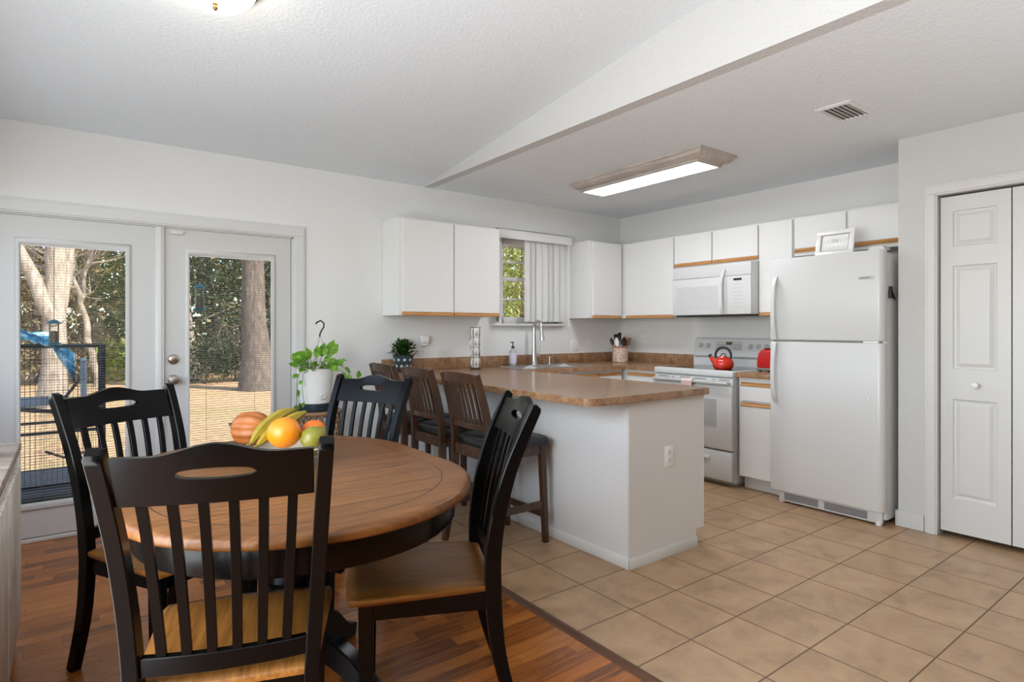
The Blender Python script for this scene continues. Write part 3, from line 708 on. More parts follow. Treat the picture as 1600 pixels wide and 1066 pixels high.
bm = new(); box(bm, -.03, .03, -.002, .026, 0, .003); bmesh.ops.transform(bm, matrix=Matrix.Translation(onguard(.365, .62)) @ Matrix.Rotation(R(90) - tl, 4, 'X'), verts=bm.verts[:]); obj('clock_display', bm, M['lcd'], bgd, smooth=False)
bm = new()
for i in range(4):
    for j in range(2):
        for s in (-1, 1): box(bm, s * (.05 + .02 * i) - .006, s * (.05 + .02 * i) + .006, -.030 + .025 * j, -.022 + .025 * j, 0, .0025)
bmesh.ops.transform(bm, matrix=Matrix.Translation(onguard(.365, .6)) @ Matrix.Rotation(R(90) - tl, 4, 'X'), verts=bm.verts[:]); obj('buttons', bm, M['gasket'], bgd, smooth=False)

# towel over the oven handle
tw = new()
yy = -FD - .064
ring = [(yy + .052, .52), (yy + .050, .80), (yy + .03, .838), (yy + .01, .838), (yy - .003, .825), (yy - .006, .52)]
prism(tw, ring + [(a - .004 if b < .83 and a < -.66 else a, b + (.004 if b > .83 else 0)) for a, b in ring[::-1]], .335, .435, 'x')
m = M['towel'] = mat('pink_dotted_cotton', '#e2c9c6', .9)
v = coords(m, (1, 1, 1)); vo = N(m, 'ShaderNodeTexVoronoi'); vo.inputs['Scale'].default_value = 70; vo.inputs['Randomness'].default_value = .15; L(m, v, vo.inputs['Vector'])
L(m, ramp(m, vo.outputs['Distance'], [(.32, '#b0525c'), (.40, '#ead6d2')]), B(m).inputs['Base Color'])
two = obj('dish_towel', tw, M['towel'], None); two.location = (XR - .012, 3.410, 0); two.rotation_euler = (0, 0, Rt)
tag(two, 'pink and white patterned towel over the oven handle', 'towel')

# over-the-range microwave
mw = thing('microwave', 'white over-the-range microwave under the short wall cabinet', 'microwave', (XR - .002, 3.408, 0), Rt)
MW = .775; MD = .385; z0, z1 = 1.357, 1.800
bm = new(); box(bm, 0, MW, -MD, 0, z0 + .012, z1, bev=.004); obj('microwave_body', bm, M['appl'], mw)
bm = new(); box(bm, .01, MW - .01, -MD + .015, -.01, z0, z0 + .012); obj('underside_vent', bm, M['black'], mw, smooth=False)
bm = new(); box(bm, 0, .548, -MD - .022, -MD - .001, z0 + .014, 1.690, bev=.006); md = obj('microwave_door', bm, M['appl'], mw)
bm = new(); box(bm, .045, .465, -MD - .0235, -MD - .020, 1.430, 1.618, bev=.001, seg=1); obj('door_window', bm, mat('pale_mesh_glass', '#c9c8c6', .18), md)
bm = new(); box(bm, 0, MW - .004, -MD - .018, -MD - .001, 1.692, z1 - .002, bev=.005); obj('top_grille', bm, M['appl'], mw)
bm = new(); box(bm, .550, MW - .004, -MD - .022, -MD - .001, z0 + .014, 1.690, bev=.006); cp = obj('control_panel', bm, M['appl'], mw)
bm = new(); box(bm, .615, .690, -MD - .0235, -MD - .020, 1.650, 1.668); obj('clock_display', bm, M['black'], cp, smooth=False)
bm = new()
for i in range(7):
    for j in range(3): box(bm, .612 + j * .03, .632 + j * .03, -MD - .0232, -MD - .020, 1.615 - i * .031, 1.622 - i * .031)
obj('buttons', bm, M['applgrey2'], cp, smooth=False)
bm = new(); bar(bm, catmull([(.520, -MD - .020, 1.375), (.520, -MD - .052, 1.43), (.520, -MD - .058, 1.53), (.520, -MD - .054, 1.65), (.528, -MD - .020, 1.745)], 6), .013, .008); obj('handle', bm, M['appl'], md)
bm = new(); box(bm, .28, .35, -MD - .0232, -MD - .020, 1.655, 1.661); obj('maker_badge', bm, M['applgrey2'], md, smooth=False)

# refrigerator
rf = thing('refrigerator', 'tall white top-freezer refrigerator beside the pantry', 'refrigerator', (XR - .02, 2.300, 0), Rt)
FW = .748; fd = .640; ff = .700   # body depth, door face depth
bm = new(); box(bm, .004, FW - .003, -fd, 0, .035, 1.735, bev=.006); box(bm, .05, FW - .05, -fd + .06, -.05, 0, .036); obj('fridge_body', bm, M['appl'], rf)
def fdoor(a, b, nm):
    bm = new(); n = 8; rad = .035
    poly = [(0.0, -fd - .006), (0, -ff + .012)] + [(.012 - .012 * cos(t), -ff + .012 - .012 * sin(t)) for t in [pi / 2 * i / 4 for i in range(1, 5)]] + [(FW - rad + rad * sin(t), -ff + rad - rad * cos(t)) for t in [pi / 2 * i / n for i in range(n + 1)]] + [(FW, -fd - .006)]
    prism(bm, poly, a, b, 'z', bev=.005); return obj(nm, bm, M['appl'], rf, angle=30)
fz_ = fdoor(1.172, 1.752, 'freezer_door'); fr_ = fdoor(.090, 1.158, 'fresh_food_door')
bm = new(); box(bm, .02, FW - .05, -ff + .012, -fd - .006, 1.158, 1.172); obj('gasket_gap', bm, M['gasket'], rf, smooth=False)
bm = new(); box(bm, FW - .12, FW - .03, -ff + .002, -fd, 1.158, 1.173, bev=.002); obj('middle_hinge', bm, M['plastic'], rf)
bm = new(); prism(bm, [(FW - .10, 1.752), (FW - .10, 1.765), (FW - .08, 1.778), (FW - .02, 1.778), (FW - .005, 1.760), (FW - .005, 1.752)], -ff + .03, -fd + .06, 'y', bev=.002); obj('top_hinge_cover', bm, M['appl'], rf)
bm = new(); bar(bm, catmull([(.048, -ff + .002, 1.625), (.048, -ff - .032, 1.56), (.048, -ff - .046, 1.42), (.048, -ff - .040, 1.27), (.048, -ff - .018, 1.195), (.048, -ff - .016, 1.18)], 6), .014, .010); obj('handle', bm, M['appl'], fz_)
bm = new(); bar(bm, catmull([(.048, -ff - .016, 1.148), (.048, -ff - .024, 1.13), (.048, -ff - .044, 1.03), (.048, -ff - .046, .90), (.048, -ff - .030, .78), (.048, -ff + .002, .725)], 6), .014, .010); obj('handle', bm, M['appl'], fr_)
bm = new(); box(bm, .602, .694, -ff - .0025, -ff + .001, 1.566, 1.588, bev=.001, seg=1); bd = obj('maker_badge', bm, M['applgrey2'], fz_)
bm = new(); box(bm, .608, .672, -ff - .0035, -ff - .002, 1.573, 1.581); obj('badge_lettering', bm, M['gasket'], bd, smooth=False)
bm = new(); box(bm, .05, FW - .02, -ff + .035, -fd, .012, .082, bev=.003); tg = obj('toe_grille', bm, M['appl'], rf)
bm = new()
for s in range(5):
    for (a, b) in ((.09, .33), (.37, .64)): box(bm, a, b, -ff + .033, -ff + .036, .026 + s * .010, .031 + s * .010)
obj('grille_slots', bm, M['black'], tg, smooth=False)
bm = new(); cyl(bm, (FW - .045, -ff + .045, 0), .018, 0, .03, 16); cyl(bm, (.06, -ff + .06, 0), .018, 0, .03, 16); obj('levelling_foot', bm, M['plastic'], rf)
bm = new(); lathe(bm, [(0, 0), (.008, 0), (.006, .006), (0, .007)], n=14, M=Matrix.Translation((FW - .085, -ff, .80)) @ Matrix.Rotation(R(90), 4, 'X')); obj('round_button', bm, M['white'], fr_)
# magnet clip on the fridge side
o = thing('magnetic_clip', 'black magnetic clip on the side of the fridge', 'clip', (4.165, 1.5545, 1.445))
bm = new(); prism(bm, [(-.030, 0), (.012, 0), (.018, .03), (.010, .075), (-.020, .075), (-.030, .04)], -.012, -.001, 'y', bev=.002); obj('clip_body', bm, M['black'], o)
bm = new(); bar(bm, [(.005, -.012, .03), (.022, -.014, .012), (.034, -.014, -.008)], .006, .003, (0, 1, 0)); obj('clip_lever', bm, M['black'], o)
# framed print on top
pf = thing('picture_frame', 'white framed print leaning on top of the fridge', 'picture', (4.225, 1.925, 1.7555), Rt)
lean = Matrix.Rotation(R(-13), 4, 'X')
fw, fh, t = .255, .185, .016
bm = new()
for a in ((-fw / 2, fw / 2, 0, .034), (-fw / 2, fw / 2, fh - .030, fh), (-fw / 2, -fw / 2 + .034, .034, fh - .030), (fw / 2 - .034, fw / 2, .034, fh - .030)): box(bm, a[0], a[1], -t, 0, a[2], a[3], bev=.002)
xf(bm, lean); obj('frame_moulding', bm, M['white'], pf)
bm = new()
for a in ((-fw / 2 + .034, fw / 2 - .034, .034, .038), (-fw / 2 + .034, fw / 2 - .034, fh - .034, fh - .030), (-fw / 2 + .034, -fw / 2 + .038, .034, fh - .030), (fw / 2 - .038, fw / 2 - .034, .034, fh - .030)): box(bm, a[0], a[1], -t + .002, -.004, a[2], a[3])
xf(bm, lean); obj('frame_lip', bm, M['gasket'], pf, smooth=False)
bm = new(); box(bm, -fw / 2 + .03, fw / 2 - .03, -.008, -.004, .03, fh - .026); xf(bm, lean); pp_ = obj('print', bm, mat('print_paper', '#efeee9', .7), pf, smooth=False)
bm = new(); random.seed(4)
box(bm, -.088, .088, -.009, -.008, .066, .068)
for i in range(14):
    x = -.08 + i * .0118
    h = .012 + .012 * random.random(); box(bm, x, x + .006, -.009, -.008, .046, .046 + h * .7)
    if i % 2 == 0: tube(bm, [(x, -.0085, .082 + .01 * random.random()), (x + .01, -.0085, .105 + .02 * random.random()), (x + .018, -.0085, .09 + .02 * random.random())], .0012, 5)
xf(bm, lean); obj('print_lettering', bm, mat('pale_print_ink', '#c9c8c4', .7), pp_, smooth=False)
bm = new(); bar(bm, [(0, 0.0, fh * .62), (0, .095, .004)], .02, .002); obj('easel_back', bm, M['plastic'], pf)

# ============================================================ COUNTER THINGS
# kettle
kt = thing('tea_kettle', 'red enamel kettle with black hoop handle on the stove', 'kettle', (4.275, 2.825, .9183), R(14))
bm = new(); lathe(bm, [(0, 0), (.078, 0), (.086, .006), (.100, .030), (.104, .055), (.097, .085), (.076, .108), (.045, .120), (.043, .122)], n=40)
obj('kettle_body', bm, M['red'], kt)
bm = new(); tube(bm, [(-.01, .085, .070), (-.01, .112, .100), (-.01, .130, .128)], [.026, .019, .014], 16); sp_ = obj('spout', bm, M['red'], kt)
bm = new(); tube(bm, [(-.01, .126, .122), (-.01, .138, .142)], [.017, .015], 16); bar(bm, [(-.01, .134, .140), (-.01, .110, .150)], .006, .004); obj('whistle_cap', bm, M['black'], sp_)
bm = new(); lathe(bm, [(.046, .119), (.040, .128), (.018, .132), (0, .133)], n=28); lid = obj('lid', bm, M['red'], kt)
bm = new(); tube(bm, [(0, .024 * cos(a), .132 + .026 * sin(a)) for a in [i * pi / 10 for i in range(11)]], .0055, 10); obj('lid_ring', bm, M['black'], lid)
bm = new(); tube(bm, [(0, .078 * cos(a), .135 + .083 * sin(a)) for a in [R(-22) + i * R(224) / 20 for i in range(21)]], [.010 + .003 * sin(i * pi / 20) for i in range(21)], 12); obj('handle', bm, M['black'], kt)
kt.scale = (.82, .82, .82)
# toaster
ts = thing('toaster', 'red toaster with chrome base partly behind the fridge', 'toaster', (4.42, 2.462, CT), 0)
bm = new(); loft(bm, [[(sx_ * (.085 - d), sy_ * (.105 - e), z) for sx_, sy_ in ((-1, -1), (1, -1), (1, 1), (-1, 1))] for d, e, z in ((0, 0, .030), (-.002, .002, .10), (.006, .012, .155), (.022, .032, .178), (.045, .055, .186))])
bmesh.ops.bevel(bm, geom=bm.edges[:], offset=.008, segments=2, affect='EDGES'); obj('toaster_shell', bm, M['redd'], ts)
bm = new(); box(bm, -.088, .088, -.108, .108, .012, .032, bev=.004); obj('chrome_base', bm, M['chrome'], ts)
for sx_ in (-1, 1):
    for sy_ in (-1, 1):
        bm = new(); cyl(bm, (sx_ * .065, sy_ * .085, 0), .011, 0, .013, 12); obj('foot', bm, M['black'], ts)
bm = new(); box(bm, -.022, .022, .100, .110, .045, .125, bev=.003); box(bm, -.02, .02, .108, .13, .10, .112, bev=.003); obj('lever', bm, M['chrome'], ts)
bm = new(); lathe(bm, [(0, 0), (.012, 0), (.010, .012), (0, .013)], n=16, M=Matrix.Translation((-.055, .103, .06)) @ Matrix.Rotation(R(-90), 4, 'X')); obj('dial', bm, M['chrome'], ts)
bm = new(); box(bm, -.045, -.015, -.06, .06, .180, .188); box(bm, .015, .045, -.06, .06, .180, .188); obj('bread_slots', bm, M['black'], ts, smooth=False)

# utensil crock and utensils
m = M['crock'] = mat('patterned_crock', '#dcc3b0', .4)
v = coords(m, (14, 14, 11)); n = noise(m, v, 2.4, 5, .6, 2.2)
L(m, ramp(m, n, [(.40, '#e6d3c3'), (.48, '#caa48d'), (.52, '#8a4f3c'), (.56, '#dcc0ab'), (.7, '#e8d7c8')]), B(m).inputs['Base Color'])
cr = thing('utensil_crock', 'beige crock with brown scroll pattern full of utensils', 'crock', (4.47, 4.14, CT))
bm = new(); lathe(bm, [(0, 0), (.074, 0), (.079, .004), (.079, .158), (.076, .163), (.071, .160), (.071, .012), (0, .012)], n=36); obj('crock_body', bm, M['crock'], cr)
bm = new(); lathe(bm, [(.0795, .148), (.0798, .150), (.0798, .158), (.0795, .160)], n=36); obj('crock_band', bm, mat('rust_band', '#9a5647', .5), cr)
def utensil(name, label, base, tip, head, m, kind):
    b, t = Vector(base), Vector(tip); d = (t - b).normalized(); side = Vector((.80, -.60, 0)); side = (side - d * side.dot(d)).normalized(); nrm = d.cross(side)
    rt = thing(name, label, 'utensil', tuple(Vector((4.47, 4.14, CT)) + b))
    bm = new(); tube(bm, [(0, 0, 0), (t - b) * .5, t - b], [.0065, .006, .005], 8); obj('utensil_handle', bm, m, rt)
    bm = new(); L_, w = head
    rings = []
    for i in range(9):
        f = i / 8; p = (t - b) + d * L_ * f
        ww = {'spoon': w * sin(pi * min(.97, .12 + f * .86)) ** .7, 'spatula': w * min(1, .35 + f * 2.2), 'server': w * sin(pi * (.15 + f * .8)) ** .5}[kind]
        tt = .004 if kind != 'server' else .012
        rings.append([p + side * ww * c_ + nrm * (tt * s_ + .010 * sin(pi * f)) for c_, s_ in ((-1, 0), (-.6, .8), (.6, .8), (1, 0), (.6, -.8), (-.6, -.8))])
    loft(bm, rings)
    if kind == 'server':
        for i in range(9):
            for s_ in (-1, 1):
                p = (t - b) + d * L_ * (.08 + i * .11) + side * s_ * w * .8
                tube(bm, [p, p + side * s_ * .022 + d * .010], [.004, .002], 5)
    obj('utensil_head', bm, m, rt)
G = 'cooking utensils in the crock'
utensil('cooking_spoon', 'black spoon leaning left in the utensil crock', (-.03, .02, .016), (-.055, .05, .175), (.075, .020), M['black'], 'spoon')
utensil('cooking_spoon', 'white spoon in the utensil crock', (-.012, -.02, .016), (-.034, .0, .165), (.090, .021), M['white'], 'spoon')
utensil('cooking_spoon', 'wooden spoon behind the white spoon in the crock', (.0, .03, .016), (-.008, .035, .16), (.075, .018), M['spoonwood'], 'spoon')
utensil('spatula', 'black square spatula standing tall at back of the crock', (-.01, .05, .016), (-.006, .052, .215), (.070, .021), M['black'], 'spatula')
utensil('spatula', 'tallest black spatula in the utensil crock', (.025, .04, .016), (.022, .03, .215), (.085, .019), M['black'], 'spatula')
utensil('ladle', 'wide black ladle at the front of the crock', (.015, -.03, .016), (.012, -.036, .165), (.085, .034), M['black'], 'spoon')
utensil('cooking_spoon', 'orange-brown wooden spoon at right in the crock', (.035, -.015, .016), (.050, -.030, .16), (.095, .026), M['spoonwood'], 'spoon')
utensil('pasta_server', 'black pasta server with prongs at right in the crock', (.045, .015, .016), (.066, -.012, .165), (.085, .022), M['black'], 'server')

# stacked mugs on a wire rack
mx_, my_ = 2.715, 4.150
rk = thing('mug_rack', 'slim wire rack holding the stacked mugs', 'rack', (mx_, my_, CT))
bm = new(); tube(bm, [(.046 * cos(a), .046 * sin(a), .003) for a in [i * pi / 12 for i in range(25)]], .0025, 6)
tube(bm, [(.046 * cos(a), .046 * sin(a), .352) for a in [i * pi / 12 for i in range(25)]], .0025, 6); obj('ring', bm, M['wicker_dark'], rk)
for a in (R(10), R(120), R(215), R(280)):
    bm = new(); tube(bm, [(.048 * cos(a), .048 * sin(a), 0.0), (.048 * cos(a), .048 * sin(a), .354)], .002, 6); obj('upright_wire', bm, M['wicker_dark'], rk)
mug0 = None
for i in range(4):
    z = CT + .014 + i * .0835; lab = ['lowest white mug with dark tower print in the stack', 'second white mug from the bottom of the mug stack', 'third white mug from the bottom of the mug stack', 'topmost white mug of the mug stack'][i]
    if mug0 is None:
        mug0 = thing('mug', lab, 'mug', (mx_, my_, z), 0, 'white mugs stacked by the wall')
        bm = new(); lathe(bm, [(0, 0), (.030, 0), (.036, .006), (.0405, .030), (.041, .080), (.0385, .0805), (.037, .03), (0, .010)], n=28); obj('mug_body', bm, M['white'], mug0)
        bm = new(); tube(bm, [(-.036 - .022 * sin(a), -.012 - .010 * sin(a), .040 - .027 * cos(a)) for a in [pi * k_ / 10 for k_ in range(11)]], .005, 8); obj('mug_handle', bm, M['white'], mug0)
        bm = new()
        for c0, s in ((-2.0, 1.0), (-1.2, .9), (-.4, .9)):
            def pt(u, z_): return bm.verts.new((.0416 * cos(c0 + u / .0416), .0416 * sin(c0 + u / .0416), z_))
            for q in (((-.012 * s, .018), (-.006 * s, .018), (-.001 * s, .050), (-.003 * s, .050)), ((.006 * s, .018), (.012 * s, .018), (.003 * s, .050), (.001 * s, .050)), ((-.008 * s, .030), (.008 * s, .030), (.006 * s, .035), (-.006 * s, .035)), ((-.0015, .05), (.0015, .05), (.0008, .066), (-.0008, .066))):
                bm.faces.new([pt(*p) for p in q])
        obj('tower_print', bm, mat('mug_print_ink', '#3a3432', .5), mug0, smooth=False)
    else: dup(mug0, (mx_, my_, z), R((0, -4, -7, 3)[i]), lab)

# small leafy plant
def leafblade(vs, fs, base, d, up, ln, wd, cup=.15, droop=.25):
    d = Vector(d).normalized(); s = d.cross(Vector(up)); s = s.normalized() if s.length > 1e-4 else Vector((1, 0, 0)); nn = s.cross(d)
    q = len(vs); prof = ((0, .05), (.18, .62), (.42, 1.0), (.68, .78), (.88, .34), (1, .02))
    for f, w in prof:
        c = Vector(base) + d * ln * f - nn * droop * ln * f * f
        vs += [tuple(c - s * wd * w + nn * cup * wd * w), tuple(c), tuple(c + s * wd * w + nn * cup * wd * w)]
    for i in range(len(prof) - 1):
        a = q + 3 * i; fs += [(a, a + 1, a + 4, a + 3), (a + 1, a + 2, a + 5, a + 4)]
sp2 = thing('potted_plant', 'small dark green houseplant in a slate pot with white dots', 'plant', (2.11, 4.28, CT))
bm = new(); lathe(bm, [(0, 0), (.055, 0), (.060, .006), (.080, .115), (.083, .125), (.076, .125), (.060, .03), (0, .03)], n=32); pb = obj('pot', bm, mat('slate_pot', '#3c474b', .45), sp2)
bm = new()
for z, off in ((.095, 0), (.045, .3)):
    for i in range(10):
        a = off + i * 2 * pi / 10; r = .0605 + (z - .006) * .183 + .0008
        c = Vector((r * cos(a), r * sin(a), z)); tdir = Vector((-sin(a), cos(a), 0)); u = Vector((.18 * cos(a), .18 * sin(a), .98))
        ring = [bm.verts.new(c + (tdir * cos(t) + u * sin(t)) * .0115) for t in [k_ * 2 * pi / 10 for k_ in range(10)]]; bm.faces.new(ring)
obj('pot_dots', bm, mat('pot_dot_glaze', '#c9d2d2', .5), pb, smooth=False)
bm = new(); cyl(bm, (0, 0, 0), .072, .10, .115, 24); obj('soil', bm, M['dark'], sp2)
random.seed(11); vs, fs = [], []
for i in range(340):
    a = random.uniform(0, 2 * pi); el = random.uniform(.0, 1.35); r = random.uniform(.03, .118)
    b = Vector((r * cos(a) * cos(el) * .95, r * sin(a) * cos(el) * .95, .125 + r * 1.0 * sin(el)))
    d = Vector((cos(a) * cos(el), sin(a) * cos(el), .35 + sin(el))) + Vector((random.uniform(-.6, .6), random.uniform(-.6, .6), random.uniform(-.4, .5)))
    leafblade(vs, fs, b, d, (0, 0, 1), random.uniform(.028, .042), random.uniform(.011, .017))
raw('foliage', vs, fs, M['jade'], sp2)['kind'] = 'stuff'

# outlets and switches
def outlet(label, loc, rz, kind='outlet', gang=1, parent=None):
    o = thing('wall_outlet' if kind == 'outlet' else 'light_switch', label, kind, loc, rz)
    w = .036 + .023 * (gang - 1)
    bm = new(); box(bm, -w, w, -.006, -.0005, -.058, .058, bev=.003); obj('cover_plate', bm, M['plastic'], o)
    for g in range(gang):
        x = (g - (gang - 1) / 2) * .046
        if kind == 'outlet':
            for z in (-.02, .02):
                bm = new(); lathe(bm, [(0, 0), (.016, 0), (.016, .002), (0, .002)], n=20, M=Matrix.Translation((x, -.006, z)) @ Matrix.Rotation(R(90), 4, 'X')); s = obj('socket', bm, M['white'], o)
                bm = new(); box(bm, x - .007, x - .005, -.0088, -.0078, z - .004, z + .006); box(bm, x + .005, x + .007, -.0088, -.0078, z - .004, z + .006); box(bm, x - .002, x + .002, -.0088, -.0078, z - .011, z - .007); obj('slots', bm, M['dark'], s, smooth=False)
        else:
            bm = new(); prism(bm, [(-.006, -.030), (-.009, -.030), (-.0115, .030), (-.006, .030)], x - .016, x + .016, 'x'); obj('rocker', bm, M['white'], o, smooth=False)
    return o
outlet('white outlet near the small plant, night light plugged in', (2.358, YB, 1.082), 0)
o = thing('night_light', 'white night light plugged into outlet by small plant', 'night light', (2.362, YB - .0095, 1.105))
B1('plug_body', M['plastic'], o, -.030, .030, -.030, 0, .004, .030, bev=.004)
bm = new(); box(bm, -.036, .036, -.044, -.004, .026, .090, bev=.008, seg=3); obj('shade', bm, M['white'], o)
outlet('white double switch plate right of the sink window', (4.092, YB, 1.083), 0, 'switch', 2)
outlet('single white switch plate near the utensil crock', (4.318, YB, 1.083), 0, 'switch', 1)
outlet('white outlet on the right wall left of the stove', (XR, 4.10, 1.135), Rt)
outlet('white outlet on the end panel of the peninsula', (2.622, PYN, .551), 0)
# ============================================================ FURNITURE
# dining chair: local front +Y, origin on the floor under the seat centre
def back_y(z):   # centre line of the back posts
    pts = [(0.0, -.285), (.22, -.222), (.46, -.200), (.62, -.208), (.78, -.242), (.90, -.286), (1.0, -.330)]
    for (a, ya), (b, yb) in zip(pts, pts[1:]):
        if z <= b:
            return ya + (yb - ya) * (z - a) / (b - a)
    return pts[-1][1]
_bp = catmull([(0, y, z) for z, y in [(0.0, -.285), (.22, -.222), (.46, -.200), (.62, -.208), (.78, -.242), (.90, -.286), (1.0, -.330)]], 5)
def back_c(z):
    for p, q in zip(_bp, _bp[1:]):
        if p.z <= z <= q.z + 1e-6: return p.y + (q.y - p.y) * (z - p.z) / max(1e-6, q.z - p.z)
    return _bp[-1].y
def post_x(z): return .183 + .036 * max(0, (z - .40)) / .6
def make_dining_chair(label, loc, rz, group):
    rt = thing('dining_chair', label, 'chair', loc, rz, group); bp = M['blackpaint']
    # seat: scooped board with rounded rim, wider at the front
    bm = new(); nx, ny = 18, 16
    def outline(v):   # half width at v in 0(back)..1(front)
        return .196 + .038 * v - .012 * max(0, (v - .85) / .15) ** 2
    def P(i, j, top):
        u = i / nx * 2 - 1; v = j / ny
        y = -.205 + .435 * v + .018 * (1 - u * u) * max(0, v - .6) / .4
        x = u * outline(v)
        ed = min(1, min((1 - abs(u)) * 6, v * 8, (1 - v) * 7))
        if top: return (x, y, .458 - .006 * (1 - ed) ** 2 - .012 * ed * (.5 + .5 * cos(pi * min(1, abs(u * 1.0)))) * sin(pi * min(1, v * .95)) ** .8 * (1 - .35 * math.exp(-(u / .14) ** 2) * v))
        return (x * (1 - .03 * (1 - ed)), y, .431)
    g = [[bm.verts.new(P(i, j, True)) for j in range(ny + 1)] for i in range(nx + 1)]; h = [[bm.verts.new(P(i, j, False)) for j in range(ny + 1)] for i in range(nx + 1)]
    for i in range(nx):
        for j in range(ny):
            bm.faces.new((g[i][j], g[i + 1][j], g[i + 1][j + 1], g[i][j + 1])); bm.faces.new((h[i][j], h[i][j + 1], h[i + 1][j + 1], h[i + 1][j]))
    def ringidx(): return [(i, 0) for i in range(nx)] + [(nx, j) for j in range(ny)] + [(i, ny) for i in range(nx, 0, -1)] + [(0, j) for j in range(ny, 0, -1)]
    rg = ringidx(); mid = [bm.verts.new(((Vector(g[i][j].co) + Vector(h[i][j].co)) / 2 + Vector((g[i][j].co.x * .02, (g[i][j].co.y) * .02, .002)))) for i, j in rg]
    for k_ in range(len(rg)):
        (i, j), (a, b) = rg[k_], rg[(k_ + 1) % len(rg)]; m0, m1 = mid[k_], mid[(k_ + 1) % len(rg)]
        bm.faces.new((g[i][j], m0, m1, g[a][b])); bm.faces.new((m0, h[i][j], h[a][b], m1))
    obj('seat', bm, M['seatwood'], rt, angle=60)
    for s in (-1, 1):
        bm = new(); bar(bm, [(s * .186, .185, 0), (s * .188, .185, .25), (s * .190, .185, .431)], [.017, .021, .022], [.017, .021, .022]); obj('front_leg', bm, bp, rt)
        bm = new(); path = [(s * post_x(p.z), p.y, p.z) for p in _bp]
        n = len(path); hd = [.017 + .009 * (1 - abs(2 * (p.z) - .92) / 1.1) for p in _bp]
        path.append((s * post_x(1.0), _bp[-1].y - .008, 1.008)); hd.append(.010)
        bar(bm, path, [.017] * n + [.013], hd); obj('rear_leg', bm, bp, rt)
    bm = new()
    box(bm, -.168, .168, .176, .196, .372, .432, bev=.002, seg=1); box(bm, -.166, .166, -.205, -.187, .372, .432, bev=.002, seg=1)
    for s in (-1, 1): bar(bm, [(s * .178, -.19, .402), (s * .181, .17, .402)], .010, .030)
    obj('seat_apron', bm, bp, rt)
    # crest rail with a hand hole
    bm = new(); W_ = 34; th = .010
    def bow(x, z): return back_c(min(1.0, z)) - .020 * (1 - (x / .20) ** 2) * 1.0
    x1 = .193; cols = []
    hz, hw_, hh = .950, .076, .0135
    for i in range(W_ + 1):
        x = -x1 + 2 * x1 * i / W_; zt_ = .992 + .024 * (.5 + .5 * cos(pi * min(1, abs(x) / .125))); zb_ = .882
        if abs(x) < hw_ + 1e-6:
            e = hh * sqrt(max(0, 1 - (x / (hw_ + .002)) ** 2)) ** .7; z1_, z2_ = hz - e * .9, hz + e
        else: z1_ = z2_ = hz
        cols.append((x, zb_, z1_, z2_, zt_))
    F, Bk = [], []
    for x, *zs in cols:
        zz = [zs[0], (zs[0] + zs[1]) / 2, zs[1], zs[2], (zs[2] + zs[3]) / 2, zs[3]]
        F.append([bm.verts.new((x, bow(x, z) + th, z)) for z in zz]); Bk.append([bm.verts.new((x, bow(x, z) - th, z)) for z in zz])
    for i in range(W_):
        for j in range(5):
            if j == 2: continue
            bm.faces.new((F[i][j], F[i + 1][j], F[i + 1][j + 1], F[i][j + 1])); bm.faces.new((Bk[i][j], Bk[i][j + 1], Bk[i + 1][j + 1], Bk[i + 1][j]))
        hole = abs(cols[i][0]) < hw_ + .002 or abs(cols[i + 1][0]) < hw_ + .002
        for j in ((0, 5) + ((2, 3) if hole else ())):
            bm.faces.new((F[i][j], Bk[i][j], Bk[i + 1][j], F[i + 1][j]))
        if not hole:
            for q in (F, Bk): bm.faces.new((q[i][2], q[i + 1][2], q[i + 1][3], q[i][3]))
    for i in (0, W_):
        for j in (0, 1, 3, 4): bm.faces.new((F[i][j], F[i][j + 1], Bk[i][j + 1], Bk[i][j]))
    bmesh.ops.remove_doubles(bm, verts=bm.verts, dist=1e-5)
    obj('crest_rail', bm, bp, rt, angle=35)
    bm = new(); z0 = .505
    path = [(x, bow(x, z0), z0) for x in [-.172 + .344 * i / 12 for i in range(13)]]
    bar(bm, path, .021, .011, (0, 0, 1)); obj('lower_rail', bm, bp, rt)
    for k_ in range(6):
        u = (k_ - 2.5) / 2.5; bm = new()
        path = [(u * (.128 + .020 * (z - .5) / .38), bow(u * .14, z) - .010 * sin(pi * min(1, (z - .5) / .38)), z) for z in [.515 + .367 * i / 11 for i in range(12)]]
        bar(bm, path, .0105, .0055); obj('back_slat', bm, bp, rt)
    return rt
def facing(fx, fy): return math.atan2(-fx, fy)
GC = 'black dining chairs around the oval table'
ch = make_dining_chair('black dining chair in front, its back to the viewer', (.350, 1.660, 0), facing(.34, .94), GC)
dup(ch, (.299, 2.53, 0), facing(.49, -.87), 'black dining chair at the left, before the patio doors', GC)
dup(ch, (.925, 2.655, 0), facing(-.89, -.45), 'black dining chair behind the table, before the bar stools', GC)
dup(ch, (.950, 1.764, 0), facing(-.905, .425), 'black dining chair with whole seat showing at right of table', GC)

